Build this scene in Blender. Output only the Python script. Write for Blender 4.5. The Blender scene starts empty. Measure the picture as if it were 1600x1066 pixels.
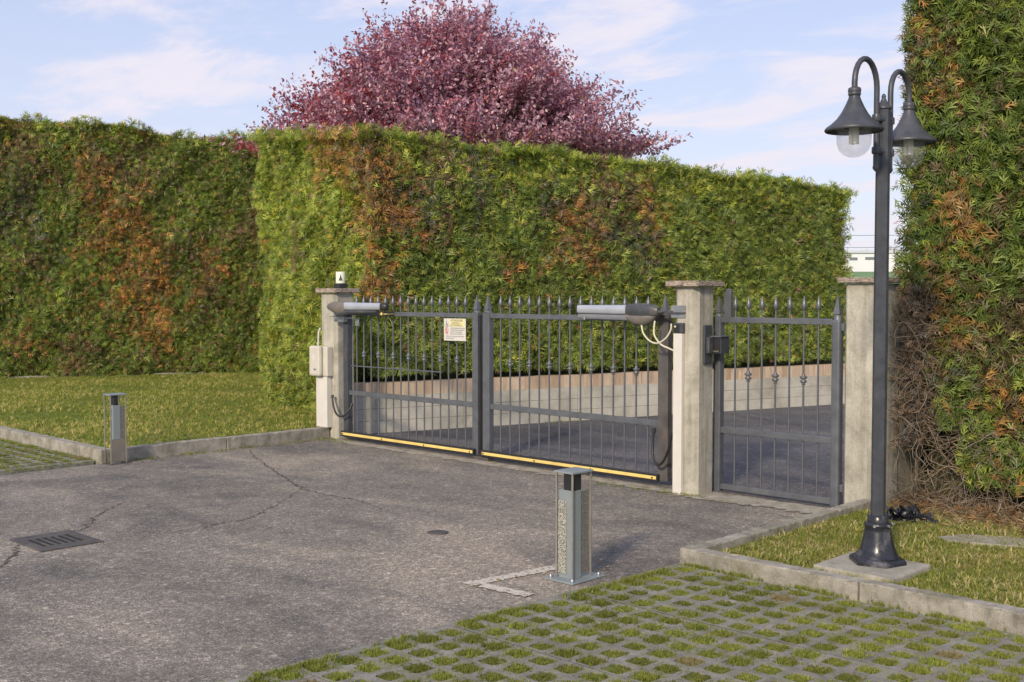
import bpy, bmesh, math, random
import numpy as np
from mathutils import Vector, Matrix
R = math.radians
rng = np.random.default_rng(7)
random.seed(7)
scene = bpy.context.scene
C = scene.collection

# ------------------------------------------------------------------ camera
cam_d = bpy.data.cameras.new('camera')
cam = bpy.data.objects.new('camera', cam_d)
C.objects.link(cam)
cam_d.sensor_width = 36.0
cam_d.lens = 39.375
cam_d.clip_start = 0.05
cam_d.clip_end = 3000
cam.location = (0, 0, 1.7)
cam.rotation_euler = (R(90 - 2.389), 0, R(44.3))
scene.camera = cam

# ------------------------------------------------------------------ light
SUN_DIR = Vector((0.30, -0.80, 0.44)).normalized()      # towards the sun
SUN_EL = math.asin(SUN_DIR.z)
SUN_AZ = math.atan2(SUN_DIR.x, SUN_DIR.y)
world = bpy.data.worlds.new('World')
scene.world = world
world.use_nodes = True
wt = world.node_tree
wt.nodes.clear()
wo = wt.nodes.new('ShaderNodeOutputWorld')
bg = wt.nodes.new('ShaderNodeBackground')
sky = wt.nodes.new('ShaderNodeTexSky')
sky.sky_type = 'NISHITA'
sky.sun_disc = False
sky.sun_elevation = SUN_EL
sky.sun_rotation = SUN_AZ
sky.air_density = 1.0
sky.dust_density = 0.6
sky.ozone_density = 5.0
bg.inputs['Strength'].default_value = 0.125
tc = wt.nodes.new('ShaderNodeTexCoord')
sep = wt.nodes.new('ShaderNodeSeparateXYZ')
wt.links.new(tc.outputs['Generated'], sep.inputs[0])
# thin high cloud, laid out on a plane high above (direction / height)
zc = wt.nodes.new('ShaderNodeMath'); zc.operation = 'ADD'; zc.inputs[1].default_value = 0.12
wt.links.new(sep.outputs['Z'], zc.inputs[0])
dv = wt.nodes.new('ShaderNodeVectorMath'); dv.operation = 'DIVIDE'
cmb = wt.nodes.new('ShaderNodeCombineXYZ')
for i in range(3): wt.links.new(zc.outputs[0], cmb.inputs[i])
wt.links.new(tc.outputs['Generated'], dv.inputs[0]); wt.links.new(cmb.outputs[0], dv.inputs[1])
mp = wt.nodes.new('ShaderNodeMapping'); mp.inputs['Rotation'].default_value = (0, 0, R(-44)); mp.inputs['Scale'].default_value = (0.9, 1.5, 1.0)
mp.inputs['Location'].default_value = (3.1, 0.4, 0)
wt.links.new(dv.outputs[0], mp.inputs[0])
nz = wt.nodes.new('ShaderNodeTexNoise'); nz.inputs['Scale'].default_value = 1.9; nz.inputs['Detail'].default_value = 7; nz.inputs['Roughness'].default_value = 0.58; nz.inputs['Distortion'].default_value = 0.35
wt.links.new(mp.outputs[0], nz.inputs['Vector'])
cr = wt.nodes.new('ShaderNodeMapRange'); cr.inputs['From Min'].default_value = 0.44; cr.inputs['From Max'].default_value = 0.63; cr.inputs['To Max'].default_value = 0.9
cr.interpolation_type = 'SMOOTHSTEP'
wt.links.new(nz.outputs['Fac'], cr.inputs['Value'])
hz = wt.nodes.new('ShaderNodeMapRange'); hz.inputs['From Min'].default_value = 0.0; hz.inputs['From Max'].default_value = 0.30; hz.inputs['To Min'].default_value = 0.92; hz.inputs['To Max'].default_value = 0.80
wt.links.new(sep.outputs['Z'], hz.inputs['Value'])
mix = wt.nodes.new('ShaderNodeMix'); mix.data_type = 'RGBA'
wt.links.new(hz.outputs[0], mix.inputs[0]); wt.links.new(sky.outputs[0], mix.inputs[6])
hcr = wt.nodes.new('ShaderNodeValToRGB'); wt.links.new(sep.outputs['Z'], hcr.inputs[0])
hcr.color_ramp.elements[0].position = 0.02; hcr.color_ramp.elements[0].color = (3.50, 3.48, 3.78, 1)
hcr.color_ramp.elements[1].position = 0.36; hcr.color_ramp.elements[1].color = (2.05, 2.35, 3.5, 1)
wt.links.new(hcr.outputs[0], mix.inputs[7])
mix2 = wt.nodes.new('ShaderNodeMix'); mix2.data_type = 'RGBA'
wt.links.new(cr.outputs[0], mix2.inputs[0]); wt.links.new(mix.outputs[2], mix2.inputs[6]); mix2.inputs[7].default_value = (3.75, 3.55, 3.95, 1)
wt.links.new(mix2.outputs[2], bg.inputs['Color'])
wt.links.new(bg.outputs[0], wo.inputs[0])

sun_d = bpy.data.lights.new('sun', 'SUN')
sun_d.energy = 2.0
sun_d.angle = R(7.0)
sun_d.color = (1.0, 0.84, 0.62)
sun = bpy.data.objects.new('sun', sun_d)
C.objects.link(sun)
sun.rotation_euler = SUN_DIR.to_track_quat('Z', 'Y').to_euler()
sun.location = (-20, -20, 20)
scene.view_settings.view_transform = 'Standard'
scene.view_settings.look = 'None'
scene.view_settings.gamma = 1
scene.view_settings.use_curve_mapping = False
scene.view_settings.exposure = 0.92

# ------------------------------------------------------------------ helpers
def tag(o, label=None, cat=None, group=None, kind=None):
    if label: o['label'] = label
    if cat: o['category'] = cat
    if group: o['group'] = group
    if kind: o['kind'] = kind
    return o

def empty(name, loc=(0, 0, 0), label=None, cat=None, group=None, rz=0):
    o = bpy.data.objects.new(name, None); C.objects.link(o)
    o.location = loc; o.rotation_euler = (0, 0, rz); o.empty_display_size = 0.1
    return tag(o, label, cat, group)

def np_obj(name, verts, loops, lstart, ltot, mat, parent=None, cols=None, smooth=False, vcol=None):
    me = bpy.data.meshes.new(name)
    nv = len(verts)
    me.vertices.add(nv); me.vertices.foreach_set('co', np.asarray(verts, np.float32).ravel())
    me.loops.add(len(loops)); me.loops.foreach_set('vertex_index', np.asarray(loops, np.int32))
    me.polygons.add(len(lstart)); me.polygons.foreach_set('loop_start', np.asarray(lstart, np.int32))
    me.polygons.foreach_set('loop_total', np.asarray(ltot, np.int32))
    if smooth: me.polygons.foreach_set('use_smooth', np.ones(len(lstart), bool))
    if vcol is not None:
        a = me.attributes.new('leafcol', 'FLOAT_COLOR', 'POINT')
        a.data.foreach_set('color', np.asarray(vcol, np.float32).ravel())
    me.update(); me.validate()
    o = bpy.data.objects.new(name, me); C.objects.link(o)
    if mat: me.materials.append(mat)
    if parent: o.parent = parent
    return o

class MB:
    """collects shapes for one mesh; coordinates are world unless the parent is moved"""
    def __init__(s): s.v = []; s.f = []; s.sm = []
    def add(s, vs, fs, smooth=False):
        b = len(s.v); s.v += [tuple(v) for v in vs]
        for f in fs: s.f.append(tuple(i + b for i in f)); s.sm.append(smooth)
    def box(s, x0, x1, y0, y1, z0, z1, bev=0.0, rot=None, ctr=None):
        """box with chamfered edges when bev > 0"""
        if bev <= 0:
            vs = [(x, y, z) for z in (z0, z1) for y in (y0, y1) for x in (x0, x1)]
            fs = [(0, 2, 3, 1), (4, 5, 7, 6), (0, 1, 5, 4), (2, 6, 7, 3), (0, 4, 6, 2), (1, 3, 7, 5)]
        else:
            bm = bmesh.new(); bmesh.ops.create_cube(bm, size=1)
            for v in bm.verts:
                v.co = Vector(((x0 + x1) / 2 + v.co.x * (x1 - x0), (y0 + y1) / 2 + v.co.y * (y1 - y0), (z0 + z1) / 2 + v.co.z * (z1 - z0)))
            bmesh.ops.bevel(bm, geom=bm.edges[:], offset=bev, segments=2, affect='EDGES', profile=0.6)
            bm.verts.index_update()
            vs = [v.co.copy() for v in bm.verts]; fs = [[v.index for v in f.verts] for f in bm.faces]; bm.free()
        if rot is not None:
            c = Vector(ctr) if ctr else Vector(((x0 + x1) / 2, (y0 + y1) / 2, (z0 + z1) / 2))
            vs = [rot @ (Vector(v) - c) + c for v in vs]
        s.add(vs, fs)
        return s
    def tube(s, pts, r, n=8, caps=True, smooth=True):
        pts = [Vector(p) for p in pts]; rs = r if hasattr(r, '__len__') else [r] * len(pts)
        t0 = (pts[1] - pts[0]).normalized()
        up = Vector((0, 0, 1)) if abs(t0.z) < 0.9 else Vector((1, 0, 0))
        a = t0.cross(up).normalized(); vs = []
        for i, p in enumerate(pts):
            if i == 0: t = pts[1] - pts[0]
            elif i == len(pts) - 1: t = pts[-1] - pts[-2]
            else: t = pts[i + 1] - pts[i - 1]
            t.normalize(); a = (a - t * a.dot(t)).normalized(); b = t.cross(a)
            for k in range(n):
                w = 2 * math.pi * k / n
                vs.append(p + (a * math.cos(w) + b * math.sin(w)) * rs[i])
        fs = []
        for i in range(len(pts) - 1):
            for k in range(n):
                k2 = (k + 1) % n
                fs.append((i * n + k, i * n + k2, (i + 1) * n + k2, (i + 1) * n + k))
        s.add(vs, fs, smooth)
        if caps:
            m = len(pts) - 1
            s.add(vs[:n], [tuple(reversed(range(n)))]); s.add(vs[m * n:], [tuple(range(n))])
        return s
    def lathe(s, prof, cx, cy, n=24, smooth=True, rot=0.0, cap=True):
        """prof: list of (r, z) from bottom up"""
        vs = []
        for (r, z) in prof:
            for k in range(n):
                w = 2 * math.pi * k / n + rot
                vs.append((cx + r * math.cos(w), cy + r * math.sin(w), z))
        fs = []
        for i in range(len(prof) - 1):
            for k in range(n):
                k2 = (k + 1) % n
                fs.append((i * n + k, i * n + k2, (i + 1) * n + k2, (i + 1) * n + k))
        s.add(vs, fs, smooth)
        if cap:
            if prof[0][0] > 1e-4: s.add(vs[:n], [tuple(reversed(range(n)))])
            if prof[-1][0] > 1e-4: s.add(vs[-n:], [tuple(range(n))])
        return s
    def prism(s, poly, z0, z1):
        n = len(poly)
        vs = [(x, y, z0) for x, y in poly] + [(x, y, z1) for x, y in poly]
        fs = [tuple(reversed(range(n))), tuple(range(n, 2 * n))] + [(i, (i + 1) % n, n + (i + 1) % n, n + i) for i in range(n)]
        s.add(vs, fs); return s
    def build(s, name, mat, parent=None, off=None):
        me = bpy.data.meshes.new(name)
        vs = s.v
        if off is not None: vs = [(x - off[0], y - off[1], z - off[2]) for x, y, z in vs]
        me.from_pydata(vs, [], s.f)
        me.polygons.foreach_set('use_smooth', s.sm)
        me.update()
        o = bpy.data.objects.new(name, me); C.objects.link(o)
        me.materials.append(mat)
        if parent is not None: o.parent = parent
        return o

def catmull(pts, k=8):
    P = [Vector(p) for p in pts]; P = [P[0] * 2 - P[1]] + P + [P[-1] * 2 - P[-2]]
    out = []
    for i in range(1, len(P) - 2):
        for j in range(k):
            t = j / k
            out.append(0.5 * ((2 * P[i]) + (-P[i - 1] + P[i + 1]) * t + (2 * P[i - 1] - 5 * P[i] + 4 * P[i + 1] - P[i + 2]) * t * t + (-P[i - 1] + 3 * P[i] - 3 * P[i + 1] + P[i + 2]) * t ** 3))
    out.append(P[-2]); return out

# ------------------------------------------------------------------ materials
def new_mat(name):
    m = bpy.data.materials.new(name); m.use_nodes = True
    nt = m.node_tree; p = nt.nodes['Principled BSDF']
    return m, nt, p

def noise(nt, scale, detail=4, rough=0.55, dist=0.0, stretch=None, coord='Object'):
    t = nt.nodes.new('ShaderNodeTexCoord'); n = nt.nodes.new('ShaderNodeTexNoise')
    n.inputs['Scale'].default_value = scale; n.inputs['Detail'].default_value = detail
    n.inputs['Roughness'].default_value = rough; n.inputs['Distortion'].default_value = dist
    if stretch:
        m = nt.nodes.new('ShaderNodeMapping'); m.inputs['Scale'].default_value = stretch
        nt.links.new(t.outputs[coord], m.inputs[0]); nt.links.new(m.outputs[0], n.inputs['Vector'])
    else: nt.links.new(t.outputs[coord], n.inputs['Vector'])
    return n.outputs['Fac']

def ramp(nt, fac, stops):
    r = nt.nodes.new('ShaderNodeValToRGB'); e = r.color_ramp.elements
    while len(e) < len(stops): e.new(0.5)
    for i, (p, c) in enumerate(stops):
        e[i].position = p; e[i].color = (c[0], c[1], c[2], 1) if hasattr(c, '__len__') else (c, c, c, 1)
    nt.links.new(fac, r.inputs[0]); return r.outputs[0]

def mixc(nt, fac, a, b, mode='MIX'):
    m = nt.nodes.new('ShaderNodeMix'); m.data_type = 'RGBA'; m.blend_type = mode
    for s, v in ((m.inputs[0], fac), (m.inputs[6], a), (m.inputs[7], b)):
        if isinstance(v, bpy.types.NodeSocket): nt.links.new(v, s)
        elif hasattr(v, '__len__'): s.default_value = (v[0], v[1], v[2], 1)
        else: s.default_value = v
    return m.outputs[2]

def bump(nt, p, h, strength=0.3, dist=0.01):
    b = nt.nodes.new('ShaderNodeBump'); b.inputs['Strength'].default_value = strength; b.inputs['Distance'].default_value = dist
    nt.links.new(h, b.inputs['Height']); nt.links.new(b.outputs[0], p.inputs['Normal'])

def paint(name, col, rough=0.45, metal=0.0, var=0.25, scale=14, bumpy=0.05, dust=None):
    m, nt, p = new_mat(name)
    f = noise(nt, scale, 5, 0.6)
    lo = [c * (1 - var) for c in col]; hi = [min(1, c * (1 + var)) for c in col]
    c = ramp(nt, f, [(0.3, lo), (0.7, hi)])
    if dust:
        f2 = noise(nt, 3.5, 6, 0.7, 0.4)
        c = mixc(nt, ramp(nt, f2, [(0.52, 0.0), (0.72, dust[3])]), c, dust[:3])
    nt.links.new(c, p.inputs['Base Color'])
    p.inputs['Metallic'].default_value = metal
    f3 = noise(nt, scale * 2.3, 4, 0.6)
    rr = ramp(nt, f3, [(0.3, max(0.05, rough - 0.1)), (0.75, min(1, rough + 0.15))])
    nt.links.new(rr, p.inputs['Roughness'])
    if bumpy: bump(nt, p, noise(nt, 90, 3), bumpy, 0.002)
    return m

def concrete(name, base, dark, light, scale=3.0, streak=False, moss=None, speck=0.12):
    m, nt, p = new_mat(name)
    f = noise(nt, scale, 8, 0.65, 0.3)
    c = ramp(nt, f, [(0.28, dark), (0.5, base), (0.72, light)])
    if streak:
        s = noise(nt, 1.0, 6, 0.6, 0.15, (14, 14, 1.1))
        c = mixc(nt, ramp(nt, s, [(0.48, 0.0), (0.72, 0.6)]), c, [d * 0.8 for d in dark])
        s2 = noise(nt, 1.0, 3, 0.5, 0.0, (28, 28, 0.25))
        c = mixc(nt, ramp(nt, s2, [(0.5, 0.0), (0.62, 0.28)]), c, light)
    if moss:
        g = noise(nt, 5.5, 6, 0.7, 0.5)
        c = mixc(nt, ramp(nt, g, [(0.50, 0.0), (0.68, moss[3])]), c, moss[:3])
    fine = noise(nt, 160, 3, 0.7)
    c = mixc(nt, 1.0, c, ramp(nt, fine, [(0.3, 1 - speck * 1.6), (0.7, 1 + speck)]), 'MULTIPLY')
    # pits
    t = nt.nodes.new('ShaderNodeTexCoord'); v = nt.nodes.new('ShaderNodeTexVoronoi'); v.inputs['Scale'].default_value = 38
    nt.links.new(t.outputs['Object'], v.inputs['Vector'])
    pit = ramp(nt, v.outputs['Distance'], [(0.04, 0.35), (0.11, 1.0)])
    c = mixc(nt, 0.55, c, mixc(nt, 1.0, c, pit, 'MULTIPLY'))
    nt.links.new(c, p.inputs['Base Color'])
    p.inputs['Roughness'].default_value = 0.88
    h = mixc(nt, 0.5, noise(nt, 45, 6, 0.7), pit)
    bump(nt, p, h, 0.45, 0.006)
    return m

def leaf_mat(name, rough=0.45, trans=0.25, spec=0.4, tint=(1.3, 1.5, 0.6)):
    m, nt, p = new_mat(name)
    a = nt.nodes.new('ShaderNodeAttribute'); a.attribute_name = 'leafcol'
    f = noise(nt, 22, 3, 0.6)
    c = mixc(nt, 1.0, a.outputs['Color'], ramp(nt, f, [(0.3, 0.8), (0.7, 1.15)]), 'MULTIPLY')
    nt.links.new(c, p.inputs['Base Color'])
    p.inputs['Roughness'].default_value = rough
    p.inputs['Specular IOR Level'].default_value = spec
    tr = nt.nodes.new('ShaderNodeBsdfTranslucent')
    c2 = mixc(nt, 1.0, c, tint, 'MULTIPLY')
    nt.links.new(c2, tr.inputs['Color'])
    ms = nt.nodes.new('ShaderNodeMixShader'); ms.inputs[0].default_value = trans
    nt.links.new(p.outputs[0], ms.inputs[1]); nt.links.new(tr.outputs[0], ms.inputs[2])
    nt.links.new(ms.outputs[0], nt.nodes['Material Output'].inputs[0])
    return m

def asphalt(name, dark, mid, light):
    m, nt, p = new_mat(name)
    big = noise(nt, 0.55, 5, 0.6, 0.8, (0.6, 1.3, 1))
    c = ramp(nt, big, [(0.38, dark), (0.5, mid), (0.61, light)])  # broad dark and light patches paint in soft tree shade across the asphalt
    # worn lengthwise wheel tracks / dust
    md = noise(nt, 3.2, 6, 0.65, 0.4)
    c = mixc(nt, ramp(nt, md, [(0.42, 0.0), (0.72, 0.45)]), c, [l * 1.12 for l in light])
    t = nt.nodes.new('ShaderNodeTexCoord')
    v = nt.nodes.new('ShaderNodeTexVoronoi'); v.inputs['Scale'].default_value = 130; v.inputs['Randomness'].default_value = 1
    nt.links.new(t.outputs['Object'], v.inputs['Vector'])
    sepc = nt.nodes.new('ShaderNodeSeparateColor'); nt.links.new(v.outputs['Color'], sepc.inputs[0])
    agg = ramp(nt, sepc.outputs[0], [(0.0, 0.52), (0.55, 0.95), (0.86, 1.35), (0.97, 2.2)])
    c = mixc(nt, 0.85, c, mixc(nt, 1.0, c, agg, 'MULTIPLY'))
    v2 = nt.nodes.new('ShaderNodeTexVoronoi'); v2.inputs['Scale'].default_value = 34
    nt.links.new(t.outputs['Object'], v2.inputs['Vector'])
    sp2 = nt.nodes.new('ShaderNodeSeparateColor'); nt.links.new(v2.outputs['Color'], sp2.inputs[0])
    agg2 = ramp(nt, sp2.outputs[1], [(0.0, 0.80), (0.6, 1.0), (0.93, 1.15), (0.985, 1.5)])
    c = mixc(nt, 1.0, c, agg2, 'MULTIPLY')
    nt.links.new(c, p.inputs['Base Color'])
    p.inputs['Roughness'].default_value = 0.85
    h = mixc(nt, 0.5, v.outputs['Distance'], noise(nt, 60, 4, 0.7))
    bump(nt, p, h, 0.6, 0.008)
    return m

M = {}
M['gate'] = paint('gate_paint', (0.118, 0.128, 0.145), 0.42, 0.25, 0.18, 9, dust=(0.20, 0.20, 0.19, 0.35))
M['lamp_iron'] = paint('lamp_iron', (0.060, 0.065, 0.078), 0.42, 0.2, 0.25, 12, dust=(0.13, 0.13, 0.13, 0.4))
M['lamp_base'] = paint('lamp_base', (0.022, 0.024, 0.032), 0.26, 0.1, 0.3, 16, dust=(0.30, 0.30, 0.32, 0.75))
M['black'] = paint('black_plastic', (0.02, 0.02, 0.022), 0.45, 0, 0.3)
M['darkgrey'] = paint('dark_plastic', (0.050, 0.054, 0.064), 0.40, 0, 0.2, 10, dust=(0.16, 0.15, 0.13, 0.45))
M['taupe'] = paint('taupe_plastic', (0.15, 0.135, 0.12), 0.45, 0, 0.2, 10)
M['silver'] = paint('silver_aluminium', (0.48, 0.51, 0.57), 0.38, 0.45, 0.08, 6)
M['midgrey'] = paint('mid_grey_metal', (0.22, 0.235, 0.26), 0.45, 0.3, 0.1)
M['rust'] = paint('rusty_steel', (0.092, 0.086, 0.084), 0.6, 0.1, 0.3, 7, 0.2, dust=(0.13, 0.065, 0.042, 0.55))
M['rawsteel'] = paint('raw_steel', (0.36, 0.36, 0.37), 0.35, 0.7, 0.2)
M['yellow'] = paint('yellow_strip', (0.74, 0.56, 0.18), 0.5, 0, 0.12, 8, dust=(0.42, 0.30, 0.10, 0.4))
M['cream'] = paint('cream_plastic', (0.56, 0.54, 0.47), 0.45, 0, 0.07, 7)
M['white'] = paint('white_plastic', (0.62, 0.60, 0.56), 0.45, 0, 0.06, 5, dust=(0.55, 0.52, 0.45, 0.35))
M['cable'] = paint('cream_cable', (0.62, 0.60, 0.46), 0.5, 0, 0.1)
M['bollard'] = paint('bollard_grey', (0.29, 0.335, 0.35), 0.42, 0.35, 0.06, 5)
M['rod'] = paint('brushed_rod', (0.42, 0.40, 0.35), 0.35, 0.6, 0.12)
M['pillar'] = concrete('pillar_concrete', (0.42, 0.40, 0.34), (0.22, 0.212, 0.17), (0.55, 0.525, 0.45), 4.2, True, (0.21, 0.20, 0.13, 0.40), 0.18)
M['cap'] = concrete('cap_concrete', (0.38, 0.32, 0.265), (0.15, 0.115, 0.095), (0.55, 0.47, 0.40), 30, False, None, 0.3)
M['kerb'] = concrete('kerb_concrete', (0.30, 0.28, 0.24), (0.15, 0.14, 0.11), (0.43, 0.405, 0.355), 7.0, False, (0.13, 0.13, 0.055, 0.55), 0.2)
M['wall'] = concrete('wall_concrete', (0.46, 0.445, 0.385), (0.29, 0.28, 0.23), (0.58, 0.56, 0.49), 2.2, False, None, 0.1)
M['slab'] = concrete('slab_concrete', (0.36, 0.34, 0.29), (0.22, 0.21, 0.17), (0.46, 0.44, 0.38), 7, False, (0.16, 0.15, 0.07, 0.6), 0.2)
M['paver'] = concrete('paver_concrete', (0.225, 0.214, 0.190), (0.125, 0.122, 0.105), (0.33, 0.315, 0.28), 7.0, False, (0.16, 0.175, 0.07, 0.6), 0.2)
M['sill'] = concrete('sill_concrete', (0.36, 0.33, 0.27), (0.17, 0.155, 0.13), (0.48, 0.45, 0.38), 8, False, (0.20, 0.17, 0.09, 0.8), 0.3)
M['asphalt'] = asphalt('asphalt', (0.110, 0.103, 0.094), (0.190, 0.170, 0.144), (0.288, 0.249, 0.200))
M['soil'] = concrete('soil', (0.18, 0.18, 0.06), (0.12, 0.12, 0.05), (0.24, 0.22, 0.09), 6, False, (0.19, 0.23, 0.05, 0.9), 0.4)
M['lawnbase'] = concrete('lawn_soil', (0.25, 0.23, 0.09), (0.17, 0.165, 0.06), (0.36, 0.31, 0.14), 1.6, False, None, 0.5)
M['field'] = concrete('field', (0.14, 0.25, 0.11), (0.11, 0.20, 0.09), (0.20, 0.29, 0.14), 0.1, False, None, 0.1)
M['hedge'] = leaf_mat('hedge_leaf', 0.42, 0.36, 0.35, (1.2, 1.3, 0.7))
M['grass'] = leaf_mat('grass_blade', 0.55, 0.30, 0.25)
M['plum'] = leaf_mat('plum_leaf', 0.32, 0.30, 0.6, (1.15, 0.75, 0.8))
M['bark'] = paint('bark', (0.075, 0.055, 0.045), 0.85, 0, 0.4, 9, 0.5)
M['twig'] = leaf_mat('dry_twig', 0.8, 0.0, 0.15)
M['core'] = paint('inner_branches', (0.055, 0.060, 0.025), 0.95, 0, 0.5, 6, 0.6)
M['bag'] = paint('black_film', (0.014, 0.015, 0.02), 0.28, 0, 0.4, 12, 0.2)
M['hole'] = paint('slot_shade', (0.012, 0.012, 0.012), 0.8)
M['iron'] = paint('cast_iron', (0.085, 0.078, 0.072), 0.6, 0.2, 0.3, 12, 0.3, dust=(0.17, 0.15, 0.13, 0.6))

# crack filler, worn paint
def worn(name, paintc, under, lo, hi, scale=22):
    m, nt, p = new_mat(name)
    f = noise(nt, scale, 7, 0.75, 0.6)
    c = mixc(nt, ramp(nt, f, [(lo, 0.0), (hi, 1.0)]), under, paintc)
    c = mixc(nt, 1.0, c, ramp(nt, noise(nt, 120, 3, 0.7), [(0.3, 0.75), (0.7, 1.15)]), 'MULTIPLY')
    nt.links.new(c, p.inputs['Base Color']); p.inputs['Roughness'].default_value = 0.8
    bump(nt, p, f, 0.3, 0.004)
    return m
M['paintmark'] = worn('worn_white_paint', (0.58, 0.53, 0.45), (0.18, 0.16, 0.135), 0.42, 0.47, 30)
M['crack'] = paint('crack_dirt', (0.085, 0.074, 0.062), 0.95, 0, 0.4, 20, 0.4)

# timber edging with upright boards
m, nt, p = new_mat('edging')
t = nt.nodes.new('ShaderNodeTexCoord'); w = nt.nodes.new('ShaderNodeTexVoronoi'); w.voronoi_dimensions = '3D'
mpn = nt.nodes.new('ShaderNodeMapping'); mpn.inputs['Scale'].default_value = (14, 14, 0.4)
nt.links.new(t.outputs['Object'], mpn.inputs[0]); nt.links.new(mpn.outputs[0], w.inputs['Vector']); w.inputs['Scale'].default_value = 1.0
sc = nt.nodes.new('ShaderNodeSeparateColor'); nt.links.new(w.outputs['Color'], sc.inputs[0])
c = ramp(nt, sc.outputs[0], [(0.0, (0.40, 0.29, 0.20)), (0.5, (0.52, 0.40, 0.29)), (1.0, (0.60, 0.48, 0.36))])
c = mixc(nt, 1.0, c, ramp(nt, noise(nt, 30, 5, 0.7, 0, (1, 1, 0.2)), [(0.3, 0.75), (0.7, 1.12)]), 'MULTIPLY')
nt.links.new(c, p.inputs['Base Color']); p.inputs['Roughness'].default_value = 0.85
bump(nt, p, w.outputs['Distance'], 0.5, 0.01)
M['edging'] = m

# glass for the lamp bowls and the beacon
def glass(name, col, rough, alpha):
    m, nt, p = new_mat(name)
    p.inputs['Base Color'].default_value = (*col, 1); p.inputs['Roughness'].default_value = rough
    p.inputs['Specular IOR Level'].default_value = 0.6
    tr = nt.nodes.new('ShaderNodeBsdfTransparent'); tr.inputs['Color'].default_value = (0.93, 0.94, 0.95, 1)
    ms = nt.nodes.new('ShaderNodeMixShader')
    f = ramp(nt, noise(nt, 16, 6, 0.7, 0.5), [(0.35, alpha * 0.6), (0.7, min(1, alpha * 1.7))])
    nt.links.new(f, ms.inputs[0]); nt.links.new(tr.outputs[0], ms.inputs[1]); nt.links.new(p.outputs[0], ms.inputs[2])
    nt.links.new(ms.outputs[0], nt.nodes['Material Output'].inputs[0])
    return m
M['bowl'] = glass('dusty_glass', (0.50, 0.51, 0.50), 0.08, 0.17)
M['tube'] = paint('lamp_tube', (0.95, 0.93, 0.84), 0.35, 0, 0.03)

# perforated sheet: irregular holes
m, nt, p = new_mat('perforated_sheet')
t = nt.nodes.new('ShaderNodeTexCoord'); v = nt.nodes.new('ShaderNodeTexVoronoi'); v.inputs['Scale'].default_value = 120; v.inputs['Randomness'].default_value = 0.55
nt.links.new(t.outputs['Object'], v.inputs['Vector'])
hole = ramp(nt, v.outputs['Distance'], [(0.36, 0.0), (0.42, 1.0)])
c = mixc(nt, hole, (0.03, 0.03, 0.028), (0.47, 0.46, 0.40))
nt.links.new(c, p.inputs['Base Color']); p.inputs['Roughness'].default_value = 0.4; p.inputs['Metallic'].default_value = 0.2
bump(nt, p, hole, 0.6, 0.003)
M['perf'] = m
M['perf_dull'] = m.copy()
for n_ in M['perf_dull'].node_tree.nodes:
    if n_.bl_idname == 'ShaderNodeMix' and not n_.inputs[7].is_linked: n_.inputs[7].default_value = (0.22, 0.21, 0.19, 1); n_.inputs[6].default_value = (0.09, 0.085, 0.08, 1)
M['steelplate'] = paint('polished_steel', (0.60, 0.57, 0.52), 0.16, 0.95, 0.05, 3, 0.02)

# ------------------------------------------------------------------ leaf batches
def frames(d, n_hint):
    """d: (N,3) long axis; n_hint: (N,3) rough normal. returns (N,3,3) columns x,y,z"""
    y = d / np.linalg.norm(d, axis=1, keepdims=True)
    z = n_hint - (n_hint * y).sum(1, keepdims=True) * y
    z /= np.linalg.norm(z, axis=1, keepdims=True) + 1e-9
    x = np.cross(y, z)
    return np.stack([x, y, z], 2)

def batch(name, tv, tf, pos, fr, size, col, mat, parent=None, colvar=0.0):
    """many copies of one small template (tv verts, tf quads/tris of equal size) in ONE mesh"""
    tv = np.asarray(tv, float); tf = np.asarray(tf, int); N = len(pos); K = len(tv)
    sz = np.asarray(size).reshape(N, -1)
    if sz.shape[1] == 1: sz = np.repeat(sz, 3, 1)
    loc = tv[None] * sz[:, None, :]
    V = np.einsum('nij,nkj->nki', fr, loc) + pos[:, None, :]
    F = (tf[None] + (np.arange(N) * K)[:, None, None]).reshape(-1)
    nf = N * len(tf); k = tf.shape[1]
    vc = np.ones((N, K, 4)); vc[:, :, :3] = col[:, None, :]
    if colvar: vc[:, :, :3] *= (1 + colvar * rng.standard_normal((N, K, 1))).clip(0.5, 1.6)
    return np_obj(name, V.reshape(-1, 3), F, np.arange(nf) * k, np.full(nf, k), mat, parent, vcol=vc.reshape(-1, 4))

def frond_template():
    v = []; f = []
    def blade(x0, y0, ang, L, W, zc):
        ca, sa = math.cos(ang), math.sin(ang); b = len(v)
        for (u, w_, z) in ((0, 0, 0), (0.45 * L, W / 2, zc * 0.6), (L, 0, -zc * 0.8), (0.45 * L, -W / 2, zc * 0.6)):
            v.append((x0 + u * sa + w_ * ca, y0 + u * ca - w_ * sa, z - 0.10 * (y0 + u) ** 2))
        f.append((b, b + 1, b + 2, b + 3))
    blade(0, 0.0, 0.04, 1.0, 0.085, 0.03)
    blade(0, 0.12, 0.62, 0.52, 0.080, 0.10); blade(0, 0.20, -0.55, 0.55, 0.080, -0.08)
    blade(0, 0.42, 0.48, 0.46, 0.075, 0.08); blade(0, 0.50, -0.46, 0.40, 0.075, 0.02)
    return v, f
FV, FF = frond_template()

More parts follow.
